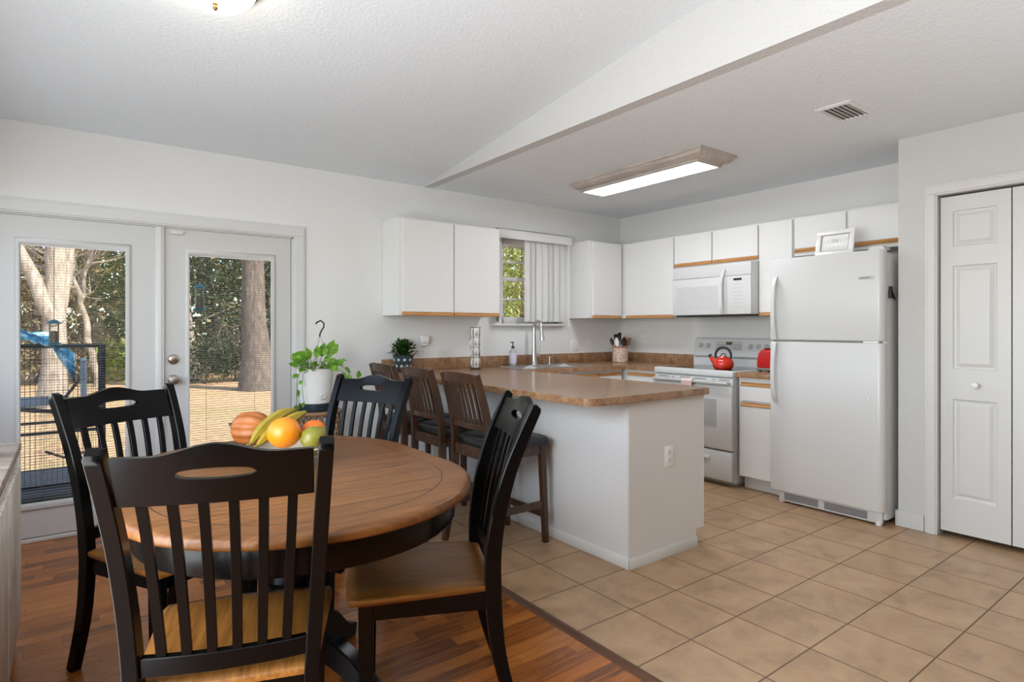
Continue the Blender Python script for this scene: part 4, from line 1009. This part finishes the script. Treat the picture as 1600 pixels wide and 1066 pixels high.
# dining table
tb = thing('dining_table', 'oval wood-top dining table on a black turned pedestal', 'table', (.60, 2.0925, 0))
def stadium(r, a=.18, n=28):
    return [(r * cos(t), a + r * sin(t)) for t in [pi * i / n for i in range(n + 1)]] + [(r * cos(t), -a + r * sin(t)) for t in [pi + pi * i / n for i in range(n + 1)]]
def stad_loft(bm, prof, cap=True): loft(bm, [[(x, y, z) for x, y in stadium(r)] for r, z in prof], cap)
bm = new(); stad_loft(bm, [(.50, .728), (.522, .729), (.530, .737), (.530, .748), (.526, .756), (.517, .7605), (.505, .762)]); obj('tabletop', bm, M['tabletop'], tb, angle=50)
bm = new(); stad_loft(bm, [(.470, .645), (.474, .643), (.478, .650), (.478, .7275), (.455, .7275)]); obj('apron', bm, M['blackpaint'], tb, angle=50)
bm = new(); lathe(bm, [(0, .642), (.17, .642), (.17, .62), (.10, .60), (.075, .56), (.070, .50), (.078, .44), (.090, .40), (.080, .385), (.072, .375), (.100, .350), (.112, .315), (.108, .275), (.085, .245), (.075, .235), (.092, .225), (.095, .20), (.095, .09), (.06, .08), (0, .08)], n=40); obj('pedestal_column', bm, M['blackpaint'], tb)
for q in range(4):
    a = R(37 + 90 * q); bm = new()
    path = catmull([(.06, 0, .165), (.15, 0, .168), (.235, 0, .125), (.300, 0, .062), (.345, 0, .036), (.385, 0, .026)], 5)
    bar(bm, path, .030, [.045 - .020 * i / (len(path) - 1) for i in range(len(path))], (0, 1, 0)); xf(bm, Matrix.Rotation(a, 4, 'Z')); obj('pedestal_foot', bm, M['blackpaint'], tb)

# bar stools
def make_stool(label, loc, rz, group):
    rt = thing('bar_stool', label, 'stool', loc, rz, group); sw = M['stool']
    bpts = [(0, -.262), (.30, -.205), (.60, -.196), (.78, -.218), (1.0, -.280)]
    bpc = catmull([(0, y, z) for z, y in bpts], 5)
    def by(z):
        for p, q in zip(bpc, bpc[1:]):
            if p.z <= z <= q.z + 1e-6: return p.y + (q.y - p.y) * (z - p.z) / max(1e-6, q.z - p.z)
        return bpc[-1].y
    for s in (-1, 1):
        bm = new(); bar(bm, [(s * .190, .196, 0), (s * .182, .188, .3), (s * .174, .180, .575)], [.016, .018, .019], [.016, .018, .019]); obj('front_leg', bm, sw, rt)
        bm = new(); bar(bm, [(s * (.188 - .012 * p.z), p.y, p.z) for p in bpc], .015, [.017 + .005 * sin(pi * p.z) for p in bpc]); obj('rear_leg', bm, sw, rt)
    bm = new(); box(bm, -.172, .172, .170, .190, .515, .578, bev=.002, seg=1); box(bm, -.176, .176, -.206, -.186, .515, .578, bev=.002, seg=1)
    for s in (-1, 1): bar(bm, [(s * .180, -.19, .547), (s * .174, .172, .547)], .010, .031)
    obj('seat_frame', bm, sw, rt)
    bm = new(); pr = [(.0, .576), (.0, .600), (.010, .618), (.035, .629), (.08, .634)]
    loft(bm, [[(sx_ * (.212 - d), (.222 if sy_ > 0 else -.178) - sy_ * d, z) for sx_, sy_ in ((-1, -1), (1, -1), (1, 1), (-1, 1))] for d, z in pr])
    bmesh.ops.bevel(bm, geom=[e for e in bm.edges if abs(e.verts[0].co.z - e.verts[1].co.z) > .001], offset=.02, segments=4, affect='EDGES'); obj('seat_cushion', bm, M['leather'], rt, angle=50)
    def crest(z, x): return by(z) - .018 * (1 - (x / .19) ** 2)
    bm = new(); xs = [-.166 + .332 * i / 14 for i in range(15)]
    loft(bm, [[(x, crest(.96, x) + .009, .948), (x, crest(1.0, x) + .009, .985), (x, crest(1.0, x) + .004, .998 + .010 * (1 - (x / .19) ** 2)), (x, crest(1.0, x) - .007, .998 + .010 * (1 - (x / .19) ** 2)), (x, crest(.96, x) - .009, .948)] for x in xs]); obj('crest_rail', bm, sw, rt)
    bm = new(); bar(bm, [(x, crest(.700, x), .700) for x in xs], .016, .010, (0, 0, 1)); obj('lower_rail', bm, sw, rt)
    for k_ in range(7):
        u = (k_ - 3) / 3; x = u * .126; bm = new(); bar(bm, [(x, crest(z, x), z) for z in [.71 + .245 * i / 6 for i in range(7)]], .0105, .005); obj('back_slat', bm, sw, rt)
    for s in (-1, 1):
        bm = new(); bar(bm, [(s * .187, -.215, .225), (s * .184, .188, .225)], .010, .020); obj('side_stretcher', bm, sw, rt)
    bm = new(); bar(bm, [(-.18, .190, .165), (.18, .190, .165)], .011, .020, (0, 1, 0)); obj('front_stretcher', bm, sw, rt)
    bm = new(); bar(bm, [(-.18, -.215, .33), (.18, -.215, .33)], .010, .019, (0, 1, 0)); obj('rear_stretcher', bm, sw, rt)
    return rt
GS = 'dark wood bar stools along the peninsula'
s0 = make_stool('dark wood bar stool with black seat, farthest from back wall', (2.020, 2.83, 0), Rt, GS)
dup(s0, (2.020, 3.345, 0), Rt, 'dark wood bar stool, middle of the three at the peninsula', GS)
dup(s0, (2.020, 3.865, 0), Rt, 'dark wood bar stool closest to the small potted plant', GS)

# fruit bowl
FB = (.615, 2.20, .7625)
fb = thing('fruit_bowl', 'pale bowl full of fruit on the dining table', 'bowl', FB)
bm = new(); lathe(bm, [(0, 0), (.055, 0), (.058, .008), (.052, .014), (.10, .022), (.142, .044), (.166, .066), (.163, .069), (.138, .051), (.10, .032), (0, .024)], n=48); obj('bowl_body', bm, mat('cream_glaze', '#d9cfb8', .25), fb)
cr_, cu = Vector((cos(R(-36.75)), sin(R(-36.75)), 0)), Vector((0, 0, 1)); cf = Vector((sin(R(36.75)), cos(R(36.75)), 0))
def fb_at(r_, f_, z): p = Vector(FB) + cr_ * r_ + cf * f_; return (p.x, p.y, FB[2] + z)
def skin(name, c1, c2, rough, sc, bs):
    m = mat(name, c1, rough); v = coords(m); n = noise(m, v, sc, 3); L(m, ramp(m, n, [(.35, c1), (.7, c2)]), B(m).inputs['Base Color']); n2 = noise(m, v, 260, 2); bump(m, n2, bs, .002); return m
og = obj('orange', None or (lambda bm: (lathe(bm, [(0, -.054)] + [(.058 * sin(t), -.054 * cos(t)) for t in [pi * i / 20 for i in range(1, 20)]] + [(0, .053)], n=36), bm)[1])(new()), skin('orange_peel', '#d87a06', '#e58a12', .35, 8, .35), None, fb_at(.020, -.06, .121)); tag(og, 'large yellow-orange citrus in the fruit bowl', 'fruit')
mo = obj('mandarin', (lambda bm: (lathe(bm, [(0, -.030), (.012, -.033)] + [(.042 * sin(t), -.034 * cos(t)) for t in [pi * i / 14 for i in range(2, 13)]] + [(.010, .031), (0, .028)], n=28), bm)[1])(new()), skin('mandarin_peel', '#cf5f0a', '#dc7416', .4, 8, .35), None, fb_at(.090, .045, .116)); tag(mo, 'small deep orange mandarin behind the large citrus', 'fruit')
li = obj('green_pear', (lambda bm: (lathe(bm, [(0, -.040), (.02, -.040), (.040, -.020), (.042, .002), (.034, .024), (.022, .040), (.010, .050), (0, .050)], n=28), xf(bm, Matrix.Rotation(R(60), 4, 'Y')), bm)[2])(new()), skin('green_skin', '#6c6a1e', '#8a8430', .4, 10, .1), None, fb_at(.117, -.045, .100)); tag(li, 'olive green fruit at the right of the bowl', 'fruit')
gd = thing('squash', 'orange-tan ribbed squash lying at left in the fruit bowl', 'squash', fb_at(-.136, .03, .121), R(-42))
bm = new(); nseg = 50
rings = []
for i in range(13):
    t = pi * i / 12; xx = -.068 * cos(t); rr_ = .060 * sin(t) ** .7
    rings.append([(xx, rr_ * (1 + .06 * cos(11 * a)) * cos(a), rr_ * (1 + .06 * cos(11 * a)) * sin(a)) for a in [2 * pi * k_ / nseg for k_ in range(nseg)]])
loft(bm, rings); bmesh.ops.remove_doubles(bm, verts=bm.verts, dist=1e-4); obj('squash_flesh', bm, skin('squash_skin', '#8a4a1a', '#a56228', .5, 14, .1), gd, angle=80)
bm = new(); tube(bm, [(-.064, 0, 0), (-.080, .004, .006), (-.088, .008, .016)], [.007, .005, .006], 8); obj('stem', bm, mat('dry_stem', '#4a3a2c', .8), gd)
m = M['banana'] = skin('banana_peel', '#97821f', '#68682a', .45, 9, .05)
def banana(name, label, p0, p1, sag, side):
    a, b = Vector(p0), Vector(p1); o = thing(name, label, 'fruit', tuple(a)); d = b - a; pts, rd = [], []
    bow_ = Vector((0, 0, 1)) * sag + side
    for i in range(13):
        f = i / 12; pts.append(d * f + bow_ * 4 * f * (1 - f)); rd.append(.0195 * min(1, .32 + 3.2 * min(f, 1 - f)) if .06 < f < .94 else .006)
    bm = new(); tube(bm, pts, rd, 6); obj('banana_skin', bm, m, o, angle=20)
    bm = new(); tube(bm, [pts[0] - d * .10, pts[0] - d * .04, pts[0]], [.008, .006, .006], 6); obj('stalk', bm, mat('banana_stalk', '#6d6a2c', .6), o)
GB = 'bananas in the fruit bowl'
banana('banana', 'upper greenish banana against the squash', fb_at(-.086, -.085, .088), fb_at(-.004, .10, .180), .018, -cr_ * .010)
banana('banana', 'lower yellow banana beside the large citrus', fb_at(-.060, -.095, .082), fb_at(.040, .10, .172), .004, -cr_ * .012)

# sideboard at the left edge
sdb = thing('sideboard', 'distressed whitewashed sideboard at the left edge', 'cabinet', (-.205, 2.25, 0), R(90))
bm = new(); box(bm, -.40, .785, -.025, .41, .06, .765, bev=.003); obj('sideboard_body', bm, M['distress'], sdb)
bm = new(); box(bm, -.42, .800, -.038, .42, .765, .800, bev=.006); obj('sideboard_top', bm, M['distop'], sdb)
for i in range(2):
    bm = new(); box(bm, -.36 + i * .565, .17 + i * .565, -.040, -.025, .12, .72, bev=.004); d_ = obj('door', bm, M['distress'], sdb)
for sx_ in (-.36, .745):
    for sy_ in (.0, .37):
        bm = new(); box(bm, sx_ - .025, sx_ + .025, sy_ - .02, sy_ + .03, 0, .06); obj('foot', bm, M['distress'], sdb)
o = thing('vase', 'rounded white vase on the sideboard', 'vase', (-.270, 2.75, .80)); bm = new(); lathe(bm, [(0, 0), (.040, 0), (.060, .018), (.066, .045), (.052, .080), (.036, .095), (.040, .105), (.035, .104), (.030, .092), (0, .09)], n=32); obj('vase_body', bm, M['white'], o)

# wicker plant stand, pot and pothos
bx, by_ = 1.345, 4.06
ws_ = thing('plant_stand', 'brown woven wicker plant stand by the back wall', 'plant stand', (bx, by_, 0))
m = M['wicker'] = mat('brown_wicker', '#8a6844', .6)
bm = new(); nst = 44; Ht = .690
def wr(z): return .128 + .030 * (z / Ht) ** 1.5
for s in (1, -1):
    for k_ in range(nst // 2):
        pts = []
        for i in range(15):
            z = .03 + (Ht - .04) * i / 14; a = 2 * pi * k_ / (nst // 2) + s * z * 3.6; r = wr(z) + .002 * s; pts.append((r * cos(a), r * sin(a), z))
        tube(bm, pts, .0042, 5)
obj('woven_side', bm, M['wicker'], ws_)
for z, r in ((.02, .012), (.25, .008), (Ht - .012, .013)):
    bm = new(); tube(bm, [((wr(z) + .003) * cos(a), (wr(z) + .003) * sin(a), z) for a in [2 * pi * i / 40 for i in range(41)]], r, 8); obj('rim_hoop', bm, M['wicker'], ws_)
bm = new(); cyl(bm, (0, 0, 0), wr(Ht) - .004, Ht - .02, Ht - .004, 36); obj('stand_top', bm, M['wicker'], ws_)
pz0 = Ht - .003
pp2 = thing('planter', 'tall white self-watering planter with a dark base, pothos inside', 'planter', (bx - .01, by_, pz0))
bm = new(); lathe(bm, [(0, 0), (.105, 0), (.108, .006), (.108, .050), (.100, .054), (0, .054)], n=40); obj('reservoir_base', bm, mat('dark_blue_grey_plastic', '#27323a', .35), pp2)
bm = new(); lathe(bm, [(.090, .052), (.100, .056), (.108, .12), (.124, .285), (.126, .292), (.120, .292), (.104, .12), (.09, .1), (0, .1)], n=40); obj('pot_wall', bm, M['white'], pp2)
bm = new(); lathe(bm, [(0, 0), (.022, 0), (.022, .006), (.016, .010), (0, .006)], n=24, M=Matrix.Translation((.02, -.107, .105)) @ Matrix.Rotation(R(88), 4, 'X')); obj('water_port', bm, M['applgrey2'], pp2)
bm = new(); cyl(bm, (0, 0, 0), .118, .255, .270, 28); obj('soil', bm, M['dark'], pp2)
bm = new()
hk = (.035, .0, .53)
tube(bm, [(hk[0] - .004, 0, hk[2] - .02), hk, (hk[0] + .010, 0, hk[2] + .022), (hk[0] + .026, 0, hk[2] + .045), (hk[0] + .026, 0, hk[2] + .072), (hk[0] + .004, 0, hk[2] + .090), (hk[0] - .022, 0, hk[2] + .078), (hk[0] - .030, 0, hk[2] + .066)], .0055, 8); obj('hanger_hook', bm, M['black'], pp2)
for a in (R(200), R(330), R(80)):
    bm = new(); tube(bm, [(.119 * cos(a), .119 * sin(a), .284), (hk[0], 0, hk[2] - .01)], .0016, 5); obj('hanger_wire', bm, M['chrome'], pp2)
random.seed(5); vs, fs = [], []; stems = new()
def vine(pts, nleaf, sz, seed):
    random.seed(seed); P_ = catmull(pts, 5); tube(stems, P_, .0022, 5)
    for i in range(nleaf):
        p = P_[int((i + 1) / nleaf * (len(P_) - 1))]; q = P_[max(0, int((i + 1) / nleaf * (len(P_) - 1)) - 2)]
        d = (p - q).normalized() + Vector((random.uniform(-.9, .9), random.uniform(-.9, .4), random.uniform(-.5, .5))); leafblade(vs, fs, p, d, (random.uniform(-.4, .4), -.7, .8), sz * random.uniform(.8, 1.15), sz * .34)
Z = .275
for i in range(46):
    a = random.uniform(0, 2 * pi); r0 = random.uniform(.02, .09); el = random.uniform(.15, 1.25); ln = random.uniform(.03, .10)
    b = Vector((r0 * cos(a), r0 * sin(a), Z)); d = Vector((cos(a) * cos(el), sin(a) * cos(el), sin(el)))
    tip = b + d * ln; tube(stems, [b, b + d * ln * .5 + Vector((0, 0, .01)), tip], .0018, 5)
    leafblade(vs, fs, tip, d * Vector((1, 1, .5)) + Vector((0, -.15, .1)), (random.uniform(-.5, .5), random.uniform(-.9, 0), .7), random.uniform(.055, .085), random.uniform(.018, .027), .2, .3)
for tip, d, ln, wd in (((-.06, -.06, .385), (-1, -.15, .05), .115, .030), ((.03, -.04, .37), (.25, -.1, 1), .10, .034), ((.075, -.02, .375), (.45, -.05, .9), .125, .036), ((.10, -.02, .38), (.55, 0, .75), .10, .028), ((-.01, -.06, .365), (.05, -.2, 1), .085, .028), ((-.05, -.05, .36), (-.3, -.2, .9), .08, .026)):
    tube(stems, [(tip[0] * .4, tip[1] * .4, Z), tip], .002, 5); leafblade(vs, fs, tip, d, (0, -1, .25), ln, wd, .22, .2)
vine([(.08, -.03, Z), (.14, -.06, .31), (.18, -.07, .29), (.215, -.075, .245)], 3, .075, 21)
vine([(.09, -.05, Z), (.15, -.09, .27), (.17, -.10, .235), (.235, -.10, .20), (.27, -.10, .215)], 3, .055, 9)
vine([(-.08, -.05, Z), (-.135, -.08, .26), (-.15, -.09, .16), (-.152, -.085, .06), (-.150, -.08, .0), (-.152, -.08, -.03)], 5, .060, 33)
vine([(-.07, -.07, Z), (-.118, -.12, .26), (-.125, -.13, .15), (-.115, -.13, .08)], 2, .04, 14)
pl_ = thing('pothos', 'bright green pothos trailing from the white planter', 'plant', (bx - .01, by_, pz0))
obj('stems', stems, mat('pothos_stem', '#6c7c3a', .6), pl_)
raw('foliage', vs, fs, M['pothos'], pl_)['kind'] = 'stuff'
# ============================================================ OUTSIDE
GZ = -.16
bm = new(); box(bm, -25, 40, YB + .14, 60, GZ - .1, GZ); struct('ground', bm, M['ground'], 'straw and leaf strewn back yard beyond the doors', 'ground')
bm = new(); box(bm, -1.2, 2.2, YB + .14, 6.35, GZ, -.06, bev=.01); struct('patio', bm, mat('grey_concrete', '#7d7a75', .9), 'grey concrete patio slab outside the doors', 'patio')

def leafcloud(name, m, parent, blobs, n, size, seed, up=.3):
    rnd = random.Random(seed); vs, fs = [], []
    tot = sum(b[3] * b[4] for b in blobs)
    for cx_, cy_, cz_, rx, rz_ in blobs:
        for i in range(int(n * rx * rz_ / tot)):
            while True:
                p = Vector((rnd.uniform(-1, 1), rnd.uniform(-1, 1), rnd.uniform(-1, 1)))
                if .3 < p.length < 1: break
            c = Vector((cx_ + p.x * rx, cy_ + p.y * rx, cz_ + p.z * rz_))
            d = Vector((rnd.gauss(0, 1), rnd.gauss(0, 1), rnd.gauss(0, 1))).normalized(); s = d.cross(Vector((rnd.gauss(0, 1), rnd.gauss(0, 1), rnd.gauss(0, 1) + up))).normalized()
            L_ = size * rnd.uniform(.6, 1.3); w = L_ * .36; q = len(vs); nn = d.cross(s)
            vs += [tuple(c - d * L_ * .5), tuple(c + s * w * .5 + nn * w * .15), tuple(c + d * L_ * .5), tuple(c - s * w * .5 + nn * w * .15)]
            fs += [(q, q + 1, q + 2), (q, q + 2, q + 3)]
    o = raw(name, vs, fs, m, parent); o['kind'] = 'stuff'; return o
def trunkpath(bm, base, top, r0, r1, wob, seed, n=10, flare=1.5):
    rnd = random.Random(seed); b, t = Vector(base), Vector(top); pts, rr_ = [], []
    for i in range(n + 1):
        f = i / n; pts.append(b + (t - b) * f + Vector((rnd.uniform(-wob, wob), rnd.uniform(-wob, wob), 0)) * (1 if 0 < i else 0)); rr_.append((r0 + (r1 - r0) * f) * (1 + (flare - 1) * math.exp(-f * 14)))
    P_ = catmull(pts, 3); R_ = []
    for i in range(len(P_)):
        g = i / (len(P_) - 1) * n; j = min(n - 1, int(g)); R_.append(rr_[j] + (rr_[j + 1] - rr_[j]) * (g - j))
    tube(bm, P_, R_, 12); return P_
def twigs(bm, P_, n, seed, ln, r, zmin=1.2, sub=3):
    rnd = random.Random(seed); c = [p for p in P_ if p.z > zmin]
    for i in range(n):
        p = rnd.choice(c); a = rnd.uniform(0, 2 * pi); l = ln * rnd.uniform(.5, 1.2); d = Vector((cos(a), sin(a) * .7, rnd.uniform(.1, .9)))
        q = [p, p + d * l * .4 + Vector((0, 0, .05)), p + d * l + Vector((rnd.uniform(-.2, .2), 0, rnd.uniform(-.1, .3)))]
        Q = catmull(q, 4); tube(bm, Q, [r * (1 - .8 * k_ / (len(Q) - 1)) for k_ in range(len(Q))], 6)
        for s in range(sub):
            p2 = Q[rnd.randrange(3, len(Q))]; d2 = d + Vector((rnd.uniform(-.8, .8), rnd.uniform(-.5, .5), rnd.uniform(-.3, .8))); tube(bm, [p2, p2 + d2 * l * .25, p2 + d2 * l * .5 + Vector((0, 0, .06))], [r * .4, r * .28, r * .12], 5)

# named trees in front
t = thing('tree', 'big pale-barked tree with leaning limb beyond left patio door', 'tree', (-.30, 13.0, GZ))
bm = new(); P_ = trunkpath(bm, (0, 0, 0), (.15, .2, 8), .17, .12, .03, 1); Q = trunkpath(bm, (.06, -.05, 1.5), (-1.5, .1, 5.2), .115, .07, .03, 2, flare=1.1); trunkpath(bm, (.02, .1, 1.2), (.9, .5, 7.5), .10, .07, .04, 7, flare=1.1); twigs(bm, P_ + Q, 14, 3, 1.8, .04, 2.0); obj('trunk', bm, M['bark_pale'], t)
leafcloud('crown', M['leaf_mid'], t, [(0, 0, 8.0, 2.4, 1.6)], 2500, .16, 5)
t = thing('tree', 'slender bare sapling with pale forked branches beyond left door', 'tree', (.50, 17.5, GZ))
bm = new(); P_ = trunkpath(bm, (0, 0, 0), (-.35, 0, 2.0), .085, .06, .03, 11); P2 = trunkpath(bm, P_[-1], (-.75, 0, 4.8), .055, .02, .05, 12, flare=1.0); P3 = trunkpath(bm, P_[-1], (.10, .1, 5.0), .05, .02, .05, 13, flare=1.0); twigs(bm, P2 + P3, 34, 14, 1.5, .028, 1.6, 5); obj('trunk', bm, M['bark_pale'], t)
t = thing('tree', 'tall straight tree trunk seen through right patio door', 'tree', (3.42, 14.4, GZ))
bm = new(); P_ = trunkpath(bm, (0, 0, 0), (-.35, .3, 9), .27, .20, .025, 21, flare=1.7); twigs(bm, P_, 8, 22, 1.6, .04, 4.5); obj('trunk', bm, M['bark_dark'], t)
leafcloud('crown', M['leaf_dark'], t, [(-.3, .3, 9.0, 2.6, 1.8)], 2500, .18, 23)
# woodland behind: each tree on its own
rnd = random.Random(77)
spec = [(-3.2, 19.5, 'leaf_brown'), (-1.8, 22.0, 'leaf_brown'), (-.7, 19.8, 'leaf_brown'), (.6, 22.5, 'leaf_mid'), (1.5, 20.2, 'leaf_mid'), (2.6, 18.2, 'leaf_dark'), (3.7, 21.0, 'leaf_dark'), (4.9, 18.6, 'leaf_dark'), (5.6, 22.0, 'leaf_dark'), (7.4, 19.0, 'leaf_dark'), (-5.2, 21.5, 'leaf_brown')]
kinds = {'leaf_brown': 'dry brown-leaved tree standing in the woods edge', 'leaf_mid': 'olive green leafy tree standing in the woods edge', 'leaf_dark': 'dark evergreen tree standing in the woods edge'}
for i, (x, y, k_) in enumerate(spec):
    t = thing('tree', kinds[k_], 'tree', (x, y, GZ), 0, kinds[k_].split(' tree')[0] + ' trees of the woods')
    bm = new(); P_ = trunkpath(bm, (0, 0, 0), (rnd.uniform(-.5, .5), rnd.uniform(-.5, .5), 7.5), rnd.uniform(.08, .17), .05, .06, 100 + i); twigs(bm, P_, 16, 200 + i, 1.4, .025, 1.0); obj('trunk', bm, M['bark_pale' if i % 2 else 'bark_dark'], t)
    leafcloud('crown', M[k_], t, [(rnd.uniform(-.5, .5), 0, 1.9, 1.3, 1.3), (rnd.uniform(-.6, .6), 0, 3.6, 1.6, 1.4), (rnd.uniform(-.5, .5), 0, 5.6, 1.7, 1.6)], 3400, .17, 300 + i)
shr = [(-2.4, 18.6, 'leaf_mid'), (-1.2, 18.9, 'leaf_brown'), (.1, 19.0, 'leaf_brown'), (1.1, 18.6, 'leaf_yellow'), (1.9, 18.9, 'leaf_mid'), (2.7, 16.8, 'leaf_dark'), (3.5, 17.2, 'leaf_dark'), (4.4, 16.8, 'leaf_dark'), (5.3, 17.5, 'leaf_dark')]
sk_ = {'leaf_mid': 'olive shrub', 'leaf_brown': 'dry brown shrub', 'leaf_yellow': 'yellow-green shrub', 'leaf_dark': 'dark green shrub'}
for i, (x, y, k_) in enumerate(shr):
    t = thing('shrub', sk_[k_] + ' at the foot of the woods', 'shrub', (x, y, GZ), 0, sk_[k_] + 's at the foot of the woods')
    bm = new(); P_ = trunkpath(bm, (0, 0, 0), (.1, 0, 1.0), .03, .015, .03, 400 + i); twigs(bm, P_, 14, 500 + i, .9, .014, .15); obj('stems', bm, M['bark_dark'], t)
    leafcloud('foliage', M[k_], t, [(0, 0, .55, .75, .55), (.4, .1, .8, .5, .5), (-.4, 0, .7, .5, .5)], 1500, .11, 600 + i)
for i, (x, y, nm) in enumerate(((9.6, 12.2, 'nearer'), (12.6, 16.4, 'farther'))):
    t = thing('tree', 'yellow-green tree outside the sink window, ' + nm + ' of two', 'tree', (x, y, GZ))
    bm = new(); P_ = trunkpath(bm, (0, 0, 0), (.3, .2, 5), .12, .06, .05, 700 + i); twigs(bm, P_, 14, 710 + i, 1.4, .03, .8); obj('trunk', bm, M['bark_dark'], t)
    leafcloud('crown', M['leaf_yellow'], t, [(0, 0, 1.6, 1.5, 1.3), (.2, .1, 3.4, 1.9, 1.6), (0, 0, 5.4, 1.8, 1.4)], 5200, .13, 720 + i)
# dense mass of leaves of the woods behind
wd_ = leafcloud('woods', M['leaf_woods'], None, [(x, 27 + (x * 7 % 3), z, 3.2, 2.6) for x in (-8, -4, 0, 4, 8, 12, 16, 20) for z in (1.6, 5.2, 8.8, 12.5)], 42000, .6, 900)
tag(wd_, 'dense dark woods filling the view behind the trees', 'woods', None, 'stuff')

# bird cage on the patio under a blue cover
bc = thing('bird_cage', 'large black wire bird cage on patio outside left door', 'cage', (-.62, 5.45, -.06))
cw, cd, ch_ = .80, .62, 1.19
bm = new()
for sx_ in (0, cw):
    for sy_ in (0, cd): box(bm, sx_ - .014, sx_ + .014, sy_ - .014, sy_ + .014, 0, ch_)
for z in (.16, .55, ch_ - .012):
    for sy_ in (0, cd): box(bm, 0, cw, sy_ - .012, sy_ + .012, z - .010, z + .010)
    for sx_ in (0, cw): box(bm, sx_ - .012, sx_ + .012, 0, cd, z - .010, z + .010)
obj('cage_frame', bm, M['wicker_dark'], bc, smooth=False)
bm = new()
for i in range(1, 26):
    x = cw * i / 26
    for sy_ in (0, cd): box(bm, x - .0013, x + .0013, sy_ - .0013, sy_ + .0013, .16, ch_)
for i in range(1, 20):
    y = cd * i / 20
    for sx_ in (0, cw): box(bm, sx_ - .0013, sx_ + .0013, y - .0013, y + .0013, .16, ch_)
for i in range(1, 8):
    z = .16 + (ch_ - .16) * i / 8
    for sy_ in (0, cd): box(bm, 0, cw, sy_ - .0012, sy_ + .0012, z - .0012, z + .0012)
wb = obj('wire_bars', bm, M['wicker_dark'], bc, smooth=False); wb['kind'] = 'stuff'
bm = new(); box(bm, -.01, cw + .01, -.01, cd + .01, .10, .17); obj('base_tray', bm, mat('grey_tray', '#5c6068', .5), bc, smooth=False)
bm = new(); tube(bm, [(.05, .3, .72), (.3, .32, .70), (.55, .3, .66), (.76, .33, .62)], [.016, .018, .015, .012], 8); tube(bm, [(.5, .3, .67), (.58, .25, .80), (.66, .26, .92)], [.015, .013, .010], 8); tube(bm, [(.45, .1, .40), (.56, .12, .34), (.70, .15, .36)], [.010, .009, .006], 8); obj('perch_branch', bm, M['bark_dark'], bc)
bm = new(); box(bm, .22, .56, .10, .24, .74, .80, bev=.01); obj('feeding_tray', bm, mat('pale_blue_tray', '#aeb6cc', .4), bc)
bm = new(); box(bm, .66, .70, .05, .25, .66, 1.08, bev=.01); obj('hanging_toy', bm, mat('white_cloth_toy', '#c9ced8', .7), bc)
m = mat('teal_blue_cloth', '#2c6f8c', .8); v = coords(m); n = noise(m, v, 5, 3, .6, .5); L(m, ramp(m, n, [(.32, '#1d3f5c'), (.45, '#2b7b99'), (.53, '#4fb0c4'), (.58, '#c9d8e0')]), B(m).inputs['Base Color'])
rnd = random.Random(3); bm = new(); nx, ny = 26, 18; gr_ = []
for i in range(nx + 1):
    row = []
    for j in range(ny + 1):
        u, w = i / nx, j / ny; x = -.05 + u * .68; y = -.05 + w * .72; e = max(0, .12 - u) * 1.2 + max(0, u - .80) * 1.8 + max(0, .10 - w) * 1.0 + max(0, w - .9) * 1.0
        z = ch_ + .03 + .09 * sin(pi * u) * (.7 + .3 * sin(5 * u + 3 * w)) + .022 * sin(14 * u + 5 * w) * sin(9 * w) + .012 * rnd.uniform(-1, 1) - e * .75 * (.8 + .4 * sin(11 * w))
        row.append(bm.verts.new((x, y, z)))
    gr_.append(row)
for i in range(nx):
    for j in range(ny): bm.faces.new((gr_[i][j], gr_[i + 1][j], gr_[i + 1][j + 1], gr_[i][j + 1]))
cv_ = obj('cage_cover', bm, m, None, angle=180); cv_.location = (-.62, 5.45, -.06); sm = cv_.modifiers.new('thickness', 'SOLIDIFY'); sm.thickness = .006
tag(cv_, 'crumpled blue and teal cover on top of the bird cage', 'cover')
# two tube feeders hanging from the eave
def feeder(x, y, ztop, zbot, label):
    rt = thing('bird_feeder', label, 'bird feeder', (x, y, 0), 0)
    h_ = ztop - zbot; w_ = h_ * .17
    bm = new(); lathe(bm, [(w_ * .9, zbot + h_ * .12), (w_ * .9, ztop - h_ * .14)], n=20); obj('feeder_tube', bm, M['glass'], rt)
    bm = new(); lathe(bm, [(0, zbot + h_ * .1), (w_ * .8, zbot + h_ * .1), (w_ * .8, zbot + h_ * .55), (0, zbot + h_ * .58)], n=18); obj('seed', bm, mat('bird_seed', '#9b8a6a', .9), rt)
    tl_ = mat('teal_plastic', '#2f7d86', .4)
    bm = new(); lathe(bm, [(0, ztop), (w_ * .5, ztop - h_ * .02), (w_ * 1.25, ztop - h_ * .13), (w_ * 1.2, ztop - h_ * .16), (0, ztop - h_ * .15)], n=20); obj('feeder_cap', bm, tl_, rt)
    bm = new(); lathe(bm, [(0, zbot), (w_ * .7, zbot), (w_ * 1.3, zbot + h_ * .06), (w_ * 1.25, zbot + h_ * .13), (0, zbot + h_ * .12)], n=20); obj('feeder_base', bm, tl_, rt)
    bm = new(); tube(bm, [(0, 0, ztop - .005), (0, 0, 2.395)], .002, 5); obj('cord', bm, M['wicker_dark'], rt)
feeder(-.10, 4.69, 1.31, 1.14, 'teal tube bird feeder hanging outside left patio door')
feeder(.72, 4.69, 1.57, 1.37, 'teal tube bird feeder hanging outside right patio door')
